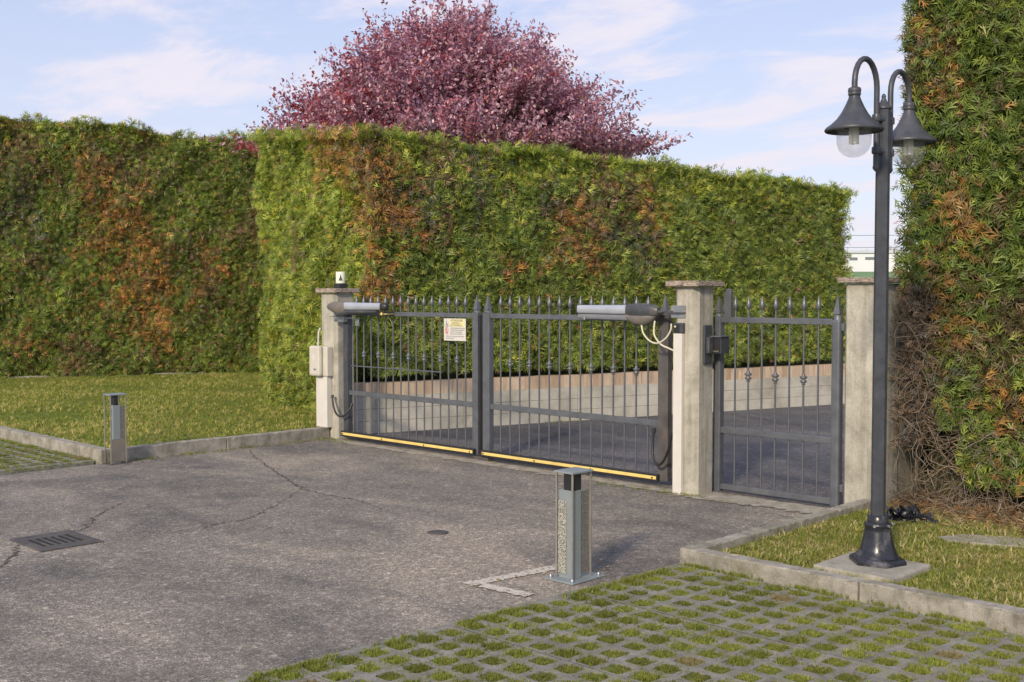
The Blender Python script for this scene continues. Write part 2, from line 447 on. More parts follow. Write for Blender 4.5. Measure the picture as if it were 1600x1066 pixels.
PAL = {0: [(0.170, 0.205, 0.042), (0.130, 0.170, 0.038), (0.215, 0.245, 0.050), (0.100, 0.140, 0.036)],
       1: [(0.38, 0.175, 0.055), (0.30, 0.155, 0.060), (0.44, 0.24, 0.065), (0.24, 0.145, 0.055)],
       2: [(0.19, 0.125, 0.070), (0.14, 0.10, 0.055), (0.24, 0.155, 0.075), (0.10, 0.10, 0.035)],
       3: [(0.14, 0.13, 0.10), (0.095, 0.10, 0.06), (0.19, 0.17, 0.12), (0.07, 0.09, 0.04)],
       4: [(0.33, 0.22, 0.045), (0.24, 0.20, 0.04), (0.20, 0.21, 0.035), (0.36, 0.18, 0.04)],
       5: [(0.25, 0.285, 0.045), (0.31, 0.33, 0.055), (0.20, 0.25, 0.042), (0.36, 0.35, 0.065)]}
PALN = {k: np.array(v) * 1.12 for k, v in PAL.items()}

def hedge_colors(P, blobs, bright=None, dry=0.05):
    N = len(P); kind = np.zeros(N, int)
    if bright is not None: kind[rng.random(N) < bright] = 5  # yellow-green palette, also used to paint sunlit hedge tops
    kind[rng.random(N) < dry] = 2
    kind[rng.random(N) < dry * 0.25] = 1
    for (x, y, z, r, k) in blobs:
        d = P - np.array([x, y, z]); d[:, 2] *= 0.8
        q = np.sqrt((d ** 2).sum(1)) / (r * 1.15)
        ang = np.arctan2(d[:, 2], d[:, 0] + d[:, 1] * 0.7)
        q *= 1 + 0.30 * np.sin(3 * ang + x * 7) + 0.22 * np.sin(7 * ang + z * 9)
        hit = rng.random(N) < np.clip(1.25 - q * 1.05, 0, 0.62)
        kind[hit] = k
        h2 = hit & (rng.random(N) < .25); kind[h2] = 2
    c = np.zeros((N, 3))
    for k, pal in PALN.items():
        mk = kind == k
        c[mk] = pal[rng.integers(0, 4, mk.sum())]
    # clumps: slow change of tone from one shoot group to the next
    w = (np.sin(P[:, 0] * 3.1 + P[:, 2] * 2.3) + np.sin(P[:, 1] * 2.7 - P[:, 2] * 3.7 + 1.0) + np.sin(P[:, 2] * 6.1 + P[:, 1] * 5.2)) / 3
    c *= (1 + 0.16 * w)[:, None] * rng.uniform(0.80, 1.22, (N, 1))
    return c

def face_points(A, B, zb, zt0, zt1, nrm, dens, depth=0.28, ztf=None, lump=0.10):
    """random points on a vertical face A->B, pushed inwards by up to depth; lumps move the surface in and out"""
    A = np.array(A, float); B = np.array(B, float); L = np.linalg.norm(B - A)
    H = max(zt0, zt1) - zb; N = int(L * H * dens)
    s = rng.random(N); zt = zt0 + (zt1 - zt0) * s
    if ztf is not None: zt = ztf(s)
    z = zb + (zt - zb) * rng.random(N)
    P = np.zeros((N, 3)); P[:, :2] = A + (B - A) * s[:, None]; P[:, 2] = z
    n = np.array([nrm[0], nrm[1], 0.0])
    a = s * L
    lumpv = lump * (np.sin(a * 2.3 + z * 1.7) * 0.5 + np.sin(a * 5.1 - z * 3.9 + 1.3) * 0.35 + np.sin(z * 7.3 + a * 8.0) * 0.25)
    dd = depth * rng.random(N) ** 1.5
    P += n * (lumpv - dd)[:, None]
    return P, np.repeat(n[None], N, 0)

def top_points(quad, zf, dens, depth=0.22):
    """random points over the flat top given by 4 corners (xy)"""
    q = np.array(quad, float)
    area = 0.5 * abs(np.cross(q[2] - q[0], q[3] - q[1])); N = int(area * dens)
    s = rng.random(N); t = rng.random(N)
    xy = (q[0] * ((1 - s) * (1 - t))[:, None] + q[1] * (s * (1 - t))[:, None] + q[2] * (s * t)[:, None] + q[3] * ((1 - s) * t)[:, None])
    P = np.zeros((N, 3)); P[:, :2] = xy; P[:, 2] = zf(s, t) - depth * rng.random(N) ** 1.4 + 0.04 * np.sin(xy[:, 0] * 5) + 0.04 * np.sin(xy[:, 1] * 4.3)
    n = np.array([0, 0, 1.0])
    return P, np.repeat(n[None], N, 0)

def hedge_foliage(name, Ps, blobs, size, parent, bright_fn=None, upb=0.35, dry=0.05, gain=(1, 1, 1)):
    P = np.concatenate([p for p, n in Ps]); Nn = np.concatenate([n for p, n in Ps]); N = len(P)
    up = np.array([0, 0, 1.0])
    rnd = rng.standard_normal((N, 3)); rnd /= np.linalg.norm(rnd, axis=1, keepdims=True)
    d = 0.40 * Nn + upb * up * rng.uniform(-0.3, 1.0, (N, 1)) + 0.75 * rnd
    hint = Nn * 1.1 + 0.5 * up + 0.55 * rng.standard_normal((N, 3))
    fr = frames(d, hint)
    sz = size * rng.uniform(0.6, 1.25, N)
    bright = bright_fn(P) if bright_fn else None
    col = hedge_colors(P, blobs, bright, dry) * np.array(gain)
    pos = P - fr[:, :, 1] * (sz * 0.45)[:, None]
    return batch(name, FV, FF, pos, fr, sz, col, M['hedge'], parent, 0.10)

def core_poly(poly, zb, zts, name, parent):
    """dark closed body of inner branches, roughened"""
    bm = bmesh.new()
    n = len(poly)
    vb = [bm.verts.new((x, y, zb)) for x, y in poly]; vt = [bm.verts.new((x, y, z)) for (x, y), z in zip(poly, zts)]
    bm.faces.new(list(reversed(vb))); bm.faces.new(vt)
    for i in range(n): bm.faces.new((vb[i], vb[(i + 1) % n], vt[(i + 1) % n], vt[i]))
    bmesh.ops.subdivide_edges(bm, edges=bm.edges[:], cuts=14, use_grid_fill=True)
    for v in bm.verts:
        v.co += Vector((random.uniform(-1, 1), random.uniform(-1, 1), random.uniform(-1, 1))) * 0.05
    me = bpy.data.meshes.new(name); bm.to_mesh(me); bm.free(); me.materials.append(M['core'])
    o = bpy.data.objects.new(name, me); C.objects.link(o); o.parent = parent; return o

# ================================================================== SETTING
def sheet(name, poly, z, mat, label=None, cuts=0):
    me = bpy.data.meshes.new(name); me.from_pydata([(x, y, z) for x, y in poly], [], [tuple(range(len(poly)))])
    me.materials.append(mat); o = bpy.data.objects.new(name, me); C.objects.link(o); return tag(o, label, None, None, 'structure')
sheet('ground', [(-900, -900), (900, -900), (900, 900), (-900, 900)], -0.06, M['field'])
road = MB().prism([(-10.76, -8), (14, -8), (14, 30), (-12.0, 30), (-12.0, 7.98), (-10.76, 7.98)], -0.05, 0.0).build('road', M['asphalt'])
tag(road, kind='structure')
M['asphalt_shaded'] = asphalt('driveway_asphalt_shaded', (0.058, 0.060, 0.070), (0.088, 0.088, 0.100), (0.135, 0.128, 0.132))  # darker, bluer copy of the asphalt, shade behind the gate put into its colour
sheet('driveway', [(-12.0, 8.10), (14, 8.10), (14, 29.9), (-12.0, 29.9)], 0.003, M['asphalt_shaded'])

# ---- kerbs, each run with its stone joints
def rough_box(mb, x0, x1, y0, y1, z0, z1, j=.0028):
    bm = bmesh.new(); bmesh.ops.create_cube(bm, size=1)
    for v in bm.verts: v.co = Vector(((x0 + x1) / 2 + v.co.x * (x1 - x0), (y0 + y1) / 2 + v.co.y * (y1 - y0), (z0 + z1) / 2 + v.co.z * (z1 - z0)))
    bmesh.ops.bevel(bm, geom=bm.edges[:], offset=.009, segments=2, affect='EDGES', profile=.6)
    bmesh.ops.subdivide_edges(bm, edges=[e for e in bm.edges if e.calc_length() > .3], cuts=34, use_grid_fill=True)
    for v in bm.verts:
        top = v.co.z > z1 - .012
        k = j * (1.5 if top else .5)
        chip = .010 if (top and random.random() < .03) else 0
        v.co += Vector((random.uniform(-k, k) * .6, random.uniform(-k, k), random.uniform(-k, k) * .7 - chip))
    bm.verts.index_update(); mb.add([v.co.copy() for v in bm.verts], [[v.index for v in f.verts] for f in bm.faces]); bm.free()
def kerb_run(pts_x, pts_y, z1, name='kerb'):
    mb = MB()
    for (x0, x1) in pts_x:
        for (y0, y1) in pts_y:
            rough_box(mb, x0, x1, y0, y1, -0.05, z1 + random.uniform(-0.003, 0.003))
    return tag(mb.build(name, M['kerb']), kind='structure')
kerb_run([(-4.10, -2.905), (-2.895, -1.895), (-1.885, -0.8)], [(5.70, 5.80)], 0.117)
kerb_run([(-4.10, -4.00)], [(5.806, 7.0), (7.008, 8.13)], 0.11)
kerb_run([(-17.5, -16.3), (-16.29, -15.0), (-14.99, -13.75), (-13.74, -12.5), (-12.49, -11.25), (-11.24, -10.76)], [(5.12, 5.24)], 0.14)
kerb_run([(-10.88, -10.76)], [(5.246, 6.55), (6.558, 7.94)], 0.13)

# ---- lawn bodies
def lawn_body(poly, z, name):
    return tag(MB().prism(poly, -0.05, z).build(name, M['lawnbase']), kind='structure')
LZ, RZ = 0.09, 0.055
lawn_body([(-24, 5.25), (-10.885, 5.25), (-10.885, 7.95), (-10.96, 8.4), (-11.1, 10.5), (-19, 14), (-24, 14)], LZ, 'lawn')
lawn_body([(-3.995, 5.805), (-0.4, 5.805), (-0.4, 10), (-3.99, 10)], RZ, 'lawn')

# ---- paving with grass cells
def octa(r, cut):
    a = r; b = r - cut
    return [(a, -b), (a, b), (b, a), (-b, a), (-a, b), (-a, -b), (-b, -a), (b, -a)]
def paving(x0, x1, y0, y1, pitch, name):
    vs = []; fs = []; cells = []
    nx = int(round((x1 - x0) / pitch)); ny = int(round((y1 - y0) / pitch))
    for i in range(nx):
        for j in range(ny):
            cx = x0 + (i + 0.5) * pitch; cy = y0 + (j + 0.5) * pitch
            unit = (i // 2, j // 3)
            zt = 0.006 + 0.001 * math.sin(unit[0] * 12.9 + unit[1] * 78.2)
            h = pitch / 2
            g = 0.0
            ex0 = h - (g if i % 2 == 0 else 0); ex1 = h - (g if i % 2 == 1 else 0)
            ey0 = h - (g if j % 3 == 0 else 0); ey1 = h - (g if j % 3 == 2 else 0)
            b = len(vs)
            rr = 0.055 + random.uniform(-0.004, 0.004)
            oc = octa(rr, 0.014)
            outer = [(ex1, -oc[1][1]), (ex1, oc[1][1]), (oc[2][0], ey1), (oc[3][0], ey1), (-ex0, oc[4][1]), (-ex0, oc[5][1]), (oc[6][0], -ey0), (oc[7][0], -ey0)]
            corners = [(ex1, ey1), (-ex0, ey1), (-ex0, -ey0), (ex1, -ey0)]
            jit = [(random.uniform(-.004, .004), random.uniform(-.004, .004)) for _ in oc]
            for (x, y) in outer: vs.append((cx + x, cy + y, zt))
            for (x, y), (a_, c_) in zip(oc, jit): vs.append((cx + x + a_, cy + y + c_, zt))
            for (x, y), (a_, c_) in zip(oc, jit): vs.append((cx + x * .97 + a_, cy + y * .97 + c_, zt - 0.05))
            for (x, y) in corners: vs.append((cx + x, cy + y, zt))
            O = b; I = b + 8; L = b + 16; K = b + 24
            for (p, q) in ((0, 1), (2, 3), (4, 5), (6, 7)): fs.append((O + p, O + q, I + q, I + p))
            for (p, q, k) in ((1, 2, 0), (3, 4, 1), (5, 6, 2), (7, 0, 3)): fs.append((O + p, K + k, O + q, I + q, I + p))
            for k in range(8): fs.append((I + k, I + (k + 1) % 8, L + (k + 1) % 8, L + k))
            cells.append((cx, cy))
    me = bpy.data.meshes.new(name); me.from_pydata(vs, [], fs); me.materials.append(M['paver'])
    o = bpy.data.objects.new(name, me); C.objects.link(o); tag(o, kind='structure')
    sh = MB().box(x0, x1, y0, y1, -0.05, -0.004).build('paving_soil', M['soil']); sh.parent = o
    return o, cells
# the road sheet lies below both paved bays, so lift the soil just over it
PZ = 0.03
def lift(o, dz): o.location.z += dz
pav1, cells1 = paving(-4.025, -0.56, 1.472, 5.63, 0.154, 'pavement')
lift(pav1, PZ - 0.005)
pav2, cells2 = paving(-17.106, -10.946, 1.256, 5.106, 0.154, 'pavement')
lift(pav2, PZ - 0.005)
tag(MB().box(-4.085, -4.031, 0.5, 5.66, -0.04, 0.028, 0.006).build('edging_strip', M['paver']), kind='structure')
tag(MB().box(-10.94, -10.865, 0.5, 5.10, -0.04, 0.028, 0.006).build('edging_strip', M['paver']), kind='structure')

# the bay edge is not quite square to the kerb
SK = 0.046
for o_ in list(scene.objects):
    if o_.type == 'MESH' and o_.name in (pav1.name, 'paving_soil', 'edging_strip'):
        for v in o_.data.vertices: v.co.x -= SK * (5.63 - v.co.y)
cells1 = [(x - SK * (5.63 - y), y) for x, y in cells1]

# ---- grass
def tuft_template(nb, seed):
    r = random.Random(seed); v = []; f = []
    for _ in range(nb):
        a = r.uniform(0, 6.28); lean = r.uniform(0.15, 0.95); h = r.uniform(0.55, 1.0); w = r.uniform(0.05, 0.09)
        bx, by = r.uniform(-.3, .3), r.uniform(-.3, .3); px, py = -math.sin(a) * w, math.cos(a) * w
        dx, dy = math.cos(a) * lean, math.sin(a) * lean; b = len(v)
        v += [(bx - px, by - py, 0), (bx + px, by + py, 0), (bx + dx * .45 + px * .8, by + dy * .45 + py * .8, h * .65), (bx + dx * .45 - px * .8, by + dy * .45 - py * .8, h * .65),
              (bx + dx * 1.1, by + dy * 1.1, h)]
        f += [(b, b + 1, b + 2, b + 3), (b + 3, b + 2, b + 4, b + 4)]
    return v, f
def tuft_tris(nb, seed):
    v, f = tuft_template(nb, seed); out = []
    for a, b, c, d in f:
        out.append((a, b, c))
        if c != d: out.append((a, c, d))
    return v, out
TV, TF = tuft_tris(7, 3)
TV2, TF2 = tuft_tris(7, 9)
def grass(name, P, size, zs, cols, label, cat, colvar=0.12, tpl=(TV, TF)):
    N = len(P); a = rng.uniform(0, 6.28, N); fr = np.zeros((N, 3, 3))
    fr[:, 0, 0] = np.cos(a); fr[:, 1, 0] = np.sin(a); fr[:, 0, 1] = -np.sin(a); fr[:, 1, 1] = np.cos(a); fr[:, 2, 2] = 1
    sz = np.stack([size * rng.uniform(.7, 1.3, N), size * rng.uniform(.7, 1.3, N), zs * rng.uniform(.6, 1.35, N)], 1)
    o = batch(name, tpl[0], tpl[1], P, fr, sz, cols, M['grass'], None, colvar)
    return tag(o, label, cat, None, 'stuff')
GP = np.array([(0.25, 0.300, 0.06), (0.34, 0.36, 0.08), (0.18, 0.240, 0.05), (0.46, 0.40, 0.14), (0.22, 0.26, 0.055), (0.42, 0.35, 0.12)])
GP2 = np.array([(0.20, 0.235, 0.05), (0.29, 0.28, 0.075), (0.46, 0.40, 0.19), (0.34, 0.28, 0.12), (0.23, 0.26, 0.055), (0.17, 0.215, 0.045)])
GM = np.array([(0.20, 0.24, 0.045), (0.26, 0.285, 0.055), (0.16, 0.20, 0.04), (0.30, 0.30, 0.08)])
def inpoly(P, poly):
    x, y = P[:, 0], P[:, 1]; r = np.zeros(len(P), bool); n = len(poly)
    for i in range(n):
        x1, y1 = poly[i]; x2, y2 = poly[(i + 1) % n]
        c = ((y1 > y) != (y2 > y)) & (x < (x2 - x1) * (y - y1) / (y2 - y1 + 1e-12) + x1); r ^= c
    return r
def scat(x0, x1, y0, y1, n):
    P = np.zeros((n, 3)); P[:, 0] = rng.uniform(x0, x1, n); P[:, 1] = rng.uniform(y0, y1, n); return P
P = scat(-22.5, -10.89, 5.25, 12.8, 60000); P = P[inpoly(P, [(-22.5, 5.25), (-10.89, 5.25), (-10.89, 7.95), (-11.6, 9.1), (-13.6, 9.5), (-19.6, 13), (-22.5, 7)])]
patch = 0.5 + 0.5 * np.sin(P[:, 0] * 1.3 + np.sin(P[:, 1] * 1.7) * 1.3) * np.sin(P[:, 1] * 1.1 + 0.7)
P[:, 2] = LZ
idx = np.where(rng.random(len(P)) < patch * 0.7, rng.integers(1, 6, len(P)), rng.choice([0, 2, 4], len(P)))
grass('grass', P, 0.035, 0.040, GP[idx] * rng.uniform(.8, 1.2, (len(P), 1)), 'mown yellow-green lawn grass behind the left kerb', 'grass')
P = scat(-3.99, -1.2, 5.81, 8.6, 19000)
sl = (P[:, 0] > -3.36) & (P[:, 0] < -2.82) & (P[:, 1] > 5.98) & (P[:, 1] < 6.52)
sl |= ((P[:, 0] + P[:, 1] * 0.25 - 5.2) ** 2 < -1)
litter = (P[:, 1] > 7.75 + 0.12 * np.sin(P[:, 0] * 9)) & (rng.random(len(P)) < 0.85)
P = P[~sl & ~litter]; P[:, 2] = RZ - 0.005
patch = 0.5 + 0.5 * np.sin(P[:, 0] * 4.3 + np.sin(P[:, 1] * 3.1)) * np.sin(P[:, 1] * 4.7)
idx = np.where(rng.random(len(P)) < patch * 0.75, rng.integers(1, 4, len(P)), rng.choice([0, 4, 5], len(P)))
grass('grass', P, 0.028, 0.034, GP2[idx] * rng.uniform(.8, 1.2, (len(P), 1)), 'rough short grass with dry straw blades around the street lamp', 'grass', tpl=(TV2, TF2))
P = scat(-3.97, -1.2, 5.83, 8.0, 2600); P = P[~((P[:, 0] > -3.38) & (P[:, 0] < -2.80) & (P[:, 1] > 5.96) & (P[:, 1] < 6.54))]; P[:, 2] = RZ + .006
patch = np.sin(P[:, 0] * 5.1 + 1) * np.sin(P[:, 1] * 6.3); P = P[rng.random(len(P)) < .45 + .5 * patch]
grass('grass', P, 0.060, 0.040, np.array([(0.50, 0.44, 0.22), (0.36, 0.34, 0.11), (0.24, 0.27, 0.06)])[rng.integers(0, 3, len(P))], 'longer straw-coloured grass tufts scattered over the lamp lawn', 'grass')
P = scat(-20, -10.92, 5.3, 12.0, 9000); P = P[inpoly(P, [(-22.5, 5.25), (-10.95, 5.25), (-10.95, 7.9), (-11.6, 9.1), (-13.6, 9.5), (-19.4, 12.6), (-22.5, 7)])]; P[:, 2] = LZ + .01
patch = np.sin(P[:, 0] * 1.9 + 1) * np.sin(P[:, 1] * 2.3); P = P[rng.random(len(P)) < .45 + .5 * patch]
grass('grass', P, 0.075, 0.050, np.array([(0.56, 0.48, 0.20), (0.44, 0.42, 0.12), (0.26, 0.30, 0.06)])[rng.integers(0, 3, len(P))], 'longer yellowish grass tufts in patches over the left lawn', 'grass')
def cellgrass(cells, per, half, size, zs, x_min, label):
    c = np.array(cells); c = c[c[:, 0] > x_min]; n = len(c) * per
    P = np.zeros((n, 3)); k = np.repeat(np.arange(len(c)), per)
    P[:, :2] = c[k] + np.clip(rng.normal(0, half * .55, (n, 2)), -half * 1.12, half * 1.12); P[:, 2] = PZ - 0.006
    vig = rng.uniform(0.55, 1.2, len(c))[k]
    tone = rng.uniform(0.75, 1.25, len(c))[k]
    col = GM[rng.integers(0, 4, n)] * tone[:, None] * rng.uniform(.8, 1.2, (n, 1))
    brown = (rng.random(len(c)) < 0.05)[k]; col[brown] = np.array([0.30, 0.25, 0.13]) * rng.uniform(.7, 1.3, (brown.sum(), 1))
    return grass('grass', P, size, zs * vig, col, label, 'grass', tpl=(TV2, TF2))
cellgrass(cells1, 140, 0.064, 0.014, 0.020, -99, 'small moss and grass tufts filling the cells of the near paving')
cellgrass([c for c in cells2 if c[1] > 3.4], 26, 0.060, 0.022, 0.032, -15.0, 'moss and grass filling the cells of the far left paving')
# weeds along edges
seg = []
def edge_weeds(x0, y0, x1, y1, n, w, z, big=1.0):
    t = rng.random(n); g = np.clip(np.sin(t * 23) + np.sin(t * 41 + 1) + 0.7, 0, 1); k = rng.random(n) < g
    P = np.zeros((n, 3)); P[:, 0] = x0 + (x1 - x0) * t; P[:, 1] = y0 + (y1 - y0) * t
    P[:, :2] += rng.normal(0, w, (n, 2)); P[:, 2] = z; seg.append(P[k])
edge_weeds(-4.05, 5.66, -1.3, 5.66, 1100, 0.022, 0.02)
edge_weeds(-10.72, 5.2, -10.73, 7.9, 380, 0.035, 0.0)
edge_weeds(-4.11 - SK * 4.13, 1.5, -4.115, 5.0, 350, 0.010, 0.0)
edge_weeds(-10.9, 5.06, -15, 5.07, 1200, 0.05, 0.02)
edge_weeds(-10.85, 4.2, -10.9, 5.1, 300, 0.09, 0.02)
edge_weeds(-5.75, 7.74, -5.4, 7.76, 90, 0.03, 0.0)
edge_weeds(-10.9, 7.86, -10.3, 7.82, 120, 0.05, 0.0)
edge_weeds(-6.4, 7.70, -5.9, 7.72, 60, 0.03, 0.0)
edge_weeds(-9.95, 10.9, -9.8, 11.35, 90, 0.04, 0.0)
for _ in range(3): edge_weeds(-4.015 - SK * 4.13, 1.5, -4.015, 5.6, 900, 0.016, 0.024)
P = np.concatenate(seg)
grass('weeds', P, 0.016, 0.028, GM[rng.integers(0, 4, len(P))] * rng.uniform(.8, 1.25, (len(P), 1)), 'low weeds and moss growing along the kerbs and pillars', 'weeds', tpl=(TV2, TF2))

# ---- threshold in front of the gates: rough cast strip
def rough_strip(name, pts, w0, z, mat, n=80, amp=0.03):
    vs = []; fs = []
    (x0, y0), (x1, y1) = pts; dx, dy = x1 - x0, y1 - y0; L = math.hypot(dx, dy); nx_, ny_ = -dy / L, dx / L
    for i in range(n + 1):
        t = i / n; e = random.uniform(-amp, amp); e2 = random.uniform(-amp, amp) * .6
        for s_, ee in ((-1, e), (1, e2)):
            vs.append((x0 + dx * t + nx_ * (s_ * w0 / 2 + ee), y0 + dy * t + ny_ * (s_ * w0 / 2 + ee), z))
    for i in range(n): fs.append((2 * i, 2 * i + 2, 2 * i + 3, 2 * i + 1))
    me = bpy.data.meshes.new(name); me.from_pydata(vs, [], fs); me.materials.append(mat)
    o = bpy.data.objects.new(name, me); C.objects.link(o); return o
th = rough_strip('threshold', ((-10.6, 7.86), (-5.7, 7.84)), 0.18, 0.004, M['sill']); tag(th, kind='structure')
th = rough_strip('threshold', ((-5.68, 7.84), (-4.12, 7.93)), 0.30, 0.006, M['sill'], 50, 0.045); tag(th, kind='structure')
# cracks in the asphalt
def crack(pts, w, name='crack'):
    P = catmull([(x, y, 0.004) for x, y in pts], 14); vs = []; fs = []
    for i, p_ in enumerate(P):
        q = P[min(i + 1, len(P) - 1)] - P[max(i - 1, 0)]; q.normalize(); nn = Vector((-q.y, q.x, 0))
        j = nn * random.uniform(-.025, .025); ww = w * random.uniform(.25, 1.2) * (0.3 + 0.7 * math.sin(math.pi * min(1, (i + 1) / len(P) * 1.02)))
        vs += [p_ + j + nn * ww / 2, p_ + j - nn * ww / 2]
    for i in range(len(P) - 1): fs.append((2 * i, 2 * i + 1, 2 * i + 3, 2 * i + 2))
    me = bpy.data.meshes.new(name); me.from_pydata(vs, [], fs); me.materials.append(M['crack'])
    o = bpy.data.objects.new(name, me); C.objects.link(o); o.parent = road; return o
crack([(-10.58, 6.71), (-9.71, 6.32), (-8.97, 6.02), (-8.17, 5.71), (-7.64, 5.66), (-7.3, 5.67), (-6.87, 5.59)], 0.02)
crack([(-7.83, 3.0), (-7.82, 3.17), (-7.86, 3.36), (-7.84, 3.57), (-8.21, 3.86), (-8.56, 4.24), (-8.64, 4.56)], 0.016)
crack([(-7.8, 3.57), (-7.44, 3.83), (-7.26, 4.13), (-7.3, 4.41), (-7.35, 4.7), (-7.62, 5.08), (-8.0, 5.53), (-8.15, 5.73)], 0.012)
crack([(-7.66, 3.05), (-7.34, 2.89), (-7.06, 2.7)], 0.03)
# worn painted bay corner
mk = MB()
m1 = rough_strip('painted_marking', ((-4.72, 4.46), (-4.62, 5.22)), 0.095, 0.0045, M['paintmark'], 40, 0.012)
m2 = rough_strip('painted_marking', ((-4.76, 4.50), (-4.29, 4.54)), 0.085, 0.0065, M['paintmark'], 30, 0.012)
for o in (m1, m2): tag(o, kind='structure')

# ---- drain grate
gx0, gx1, gy0, gy1 = -7.86, -7.33, 3.07, 3.50
t = empty('drain_grate', (-7.6, 3.28, 0), 'square iron drain grate with slots set in the cracked asphalt at left', 'drain grate')
fr_ = MB()
for a in ((gx0, gx1, gy0, gy0 + .05), (gx0, gx1, gy1 - .05, gy1), (gx0, gx0 + .05, gy0 + .05, gy1 - .05), (gx1 - .05, gx1, gy0 + .05, gy1 - .05)):
    fr_.box(*a, -0.03, 0.009, 0.003)
fr_.build('frame', M['iron'], t, (-7.6, 3.28, 0))
gb = MB(); n_ = 7; yy0, yy1 = gy0 + .05, gy1 - .05; st = (yy1 - yy0) / (n_ * 2 - 1)
gb.box(gx0 + .05, gx0 + .13, yy0, yy1, -.02, .0068); gb.box(gx1 - .13, gx1 - .05, yy0, yy1, -.02, .0068)
for i in range(n_): gb.box(gx0 + .05, gx1 - .05, yy0 + 2 * i * st + .004, yy0 + (2 * i + 1) * st - .004, -0.02, 0.007, 0.002)
for xx in (gx0 + .05, gx1 - .09): gb.box(xx, xx + .04, yy0, yy1, -0.019, 0.0055)
gb.build('bars', M['iron'], t, (-7.6, 3.28, 0))
MB().box(gx0 + .05, gx1 - .05, yy0, yy1, 0.0005, 0.002).build('slot_dark_sheet', M['hole'], t, (-7.6, 3.28, 0))  # near-black sheet on the road paints the shade inside the slots
t = empty('utility_cover', (-5.91, 5.30, 0), 'tiny round iron valve cover lying in the asphalt before the right gate leaf', 'utility cover')
MB().lathe([(0.075, 0.0), (0.075, 0.006), (0.058, 0.007)], 0, 0, 20).build('ring', M['iron'], t)
MB().lathe([(0.057, 0.0), (0.057, 0.004), (0.0001, 0.003)], 0, 0, 20).build('lid', M['crack'], t)

# ================================================================== WALL AND HEDGES
wall_t = empty('retaining_wall', (-9.6, 12, 0), 'low pale concrete wall with tan board edging under the middle hedge', 'wall')
dx, dy = 0.297, 0.955
def wl(s, off): return (-10.24 + dx * s - dy * off, 10.12 + dy * s + dx * off)   # off > 0 is away from the road
def wall_piece(s0, s1, o0, o1, z0, z1, bev=0):
    return [wl(s0, o0), wl(s1, o0), wl(s1, o1), wl(s0, o1)], z0, z1
mb = MB()
S = [-1.95, -0.4, 1.3, 3.0, 4.7, 6.6, 8.6]
for a, b in zip(S[:-1], S[1:]):
    for (z0, z1, o0) in ((-0.05, 0.15, 0.0), (0.154, 0.30, 0.003), (0.304, 0.455, 0.0)):
        poly, _, _ = wall_piece(a + .003, b - .003, o0, 0.22, z0, z1); mb.prism(poly, z0, z1)
o = mb.build('wall', M['wall'], wall_t, (-9.6, 12, 0))
poly, _, _ = wall_piece(-1.9, 8.58, 0.008, 0.16, .456, .64)
mb = MB(); mb.prism(poly, .456, .62)
mb.build('edging', M['edging'], wall_t, (-9.6, 12, 0))

BL = [(-20.91, 9.81, 4.03, 0.37, 1), (-20.75, 10.14, 3.25, 0.4, 1), (-20.59, 10.48, 2.82, 0.46, 1), (-20.44, 10.79, 1.57, 0.53, 1), (-20.54, 10.58, 2.2, 0.4, 1), (-20.47, 10.73, 0.95, 0.33, 1), (-19.94, 11.84, 2.21, 0.37, 1), (-19.92, 11.89, 1.7, 0.29, 2), (-21.51, 8.55, 4.46, 0.66, 2), (-21.5, 8.58, 3.26, 0.5, 3), (-20.53, 10.6, 4.31, 0.46, 2), (-19.62, 12.52, 2.99, 0.33, 2), (-21.46, 8.64, 0.85, 0.26, 1), (-21.25, 9.1, 0.66, 0.2, 1), (-21.03, 9.56, 0.47, 0.33, 2), (-20.1, 11.51, 2.46, 0.26, 2), (-21.31, 8.97, 2.31, 0.26, 2), (-20.86, 9.92, 4.71, 0.26, 2)]
BM = [(-11.3, 8.9, 3.26, 0.35, 4), (-10.94, 8.2, 3.39, 0.45, 1), (-10.80, 8.5, 2.99, 0.40, 2), (-10.8, 8.4, 2.38, 0.25, 1), (-10.68, 8.71, 2.79, 0.31, 1), (-10.58, 9.03, 2.72, 0.2, 1), (-10.78, 8.45, 1.85, 0.22, 1), (-10.68, 8.71, 1.82, 0.17, 1), (-10.45, 9.45, 2.58, 0.18, 2), (-10.29, 9.96, 3.24, 0.25, 3), (-9.77, 11.62, 2.91, 0.39, 2), (-9.91, 11.19, 2.42, 0.26, 1), (-9.77, 11.62, 2.22, 0.22, 1), (-9.85, 11.38, 2.81, 0.17, 1), (-9.48, 12.58, 2.72, 0.22, 4), (-9.56, 12.32, 3.11, 0.22, 1), (-9.64, 12.06, 3.1, 0.18, 2), (-9.98, 10.95, 2.96, 0.17, 3), (-9.56, 12.32, 2.41, 0.27, 3), (-10.53, 9.2, 2.97, 0.2, 3), (-10.45, 9.45, 3.46, 0.2, 2), (-10.15, 10.4, 2.03, 0.15, 1),
      (-12.2, 8.8, 3.6, 0.3, 4), (-12.8, 8.95, 2.4, 0.22, 2), (-11.6, 8.7, 3.7, 0.45, 1)]
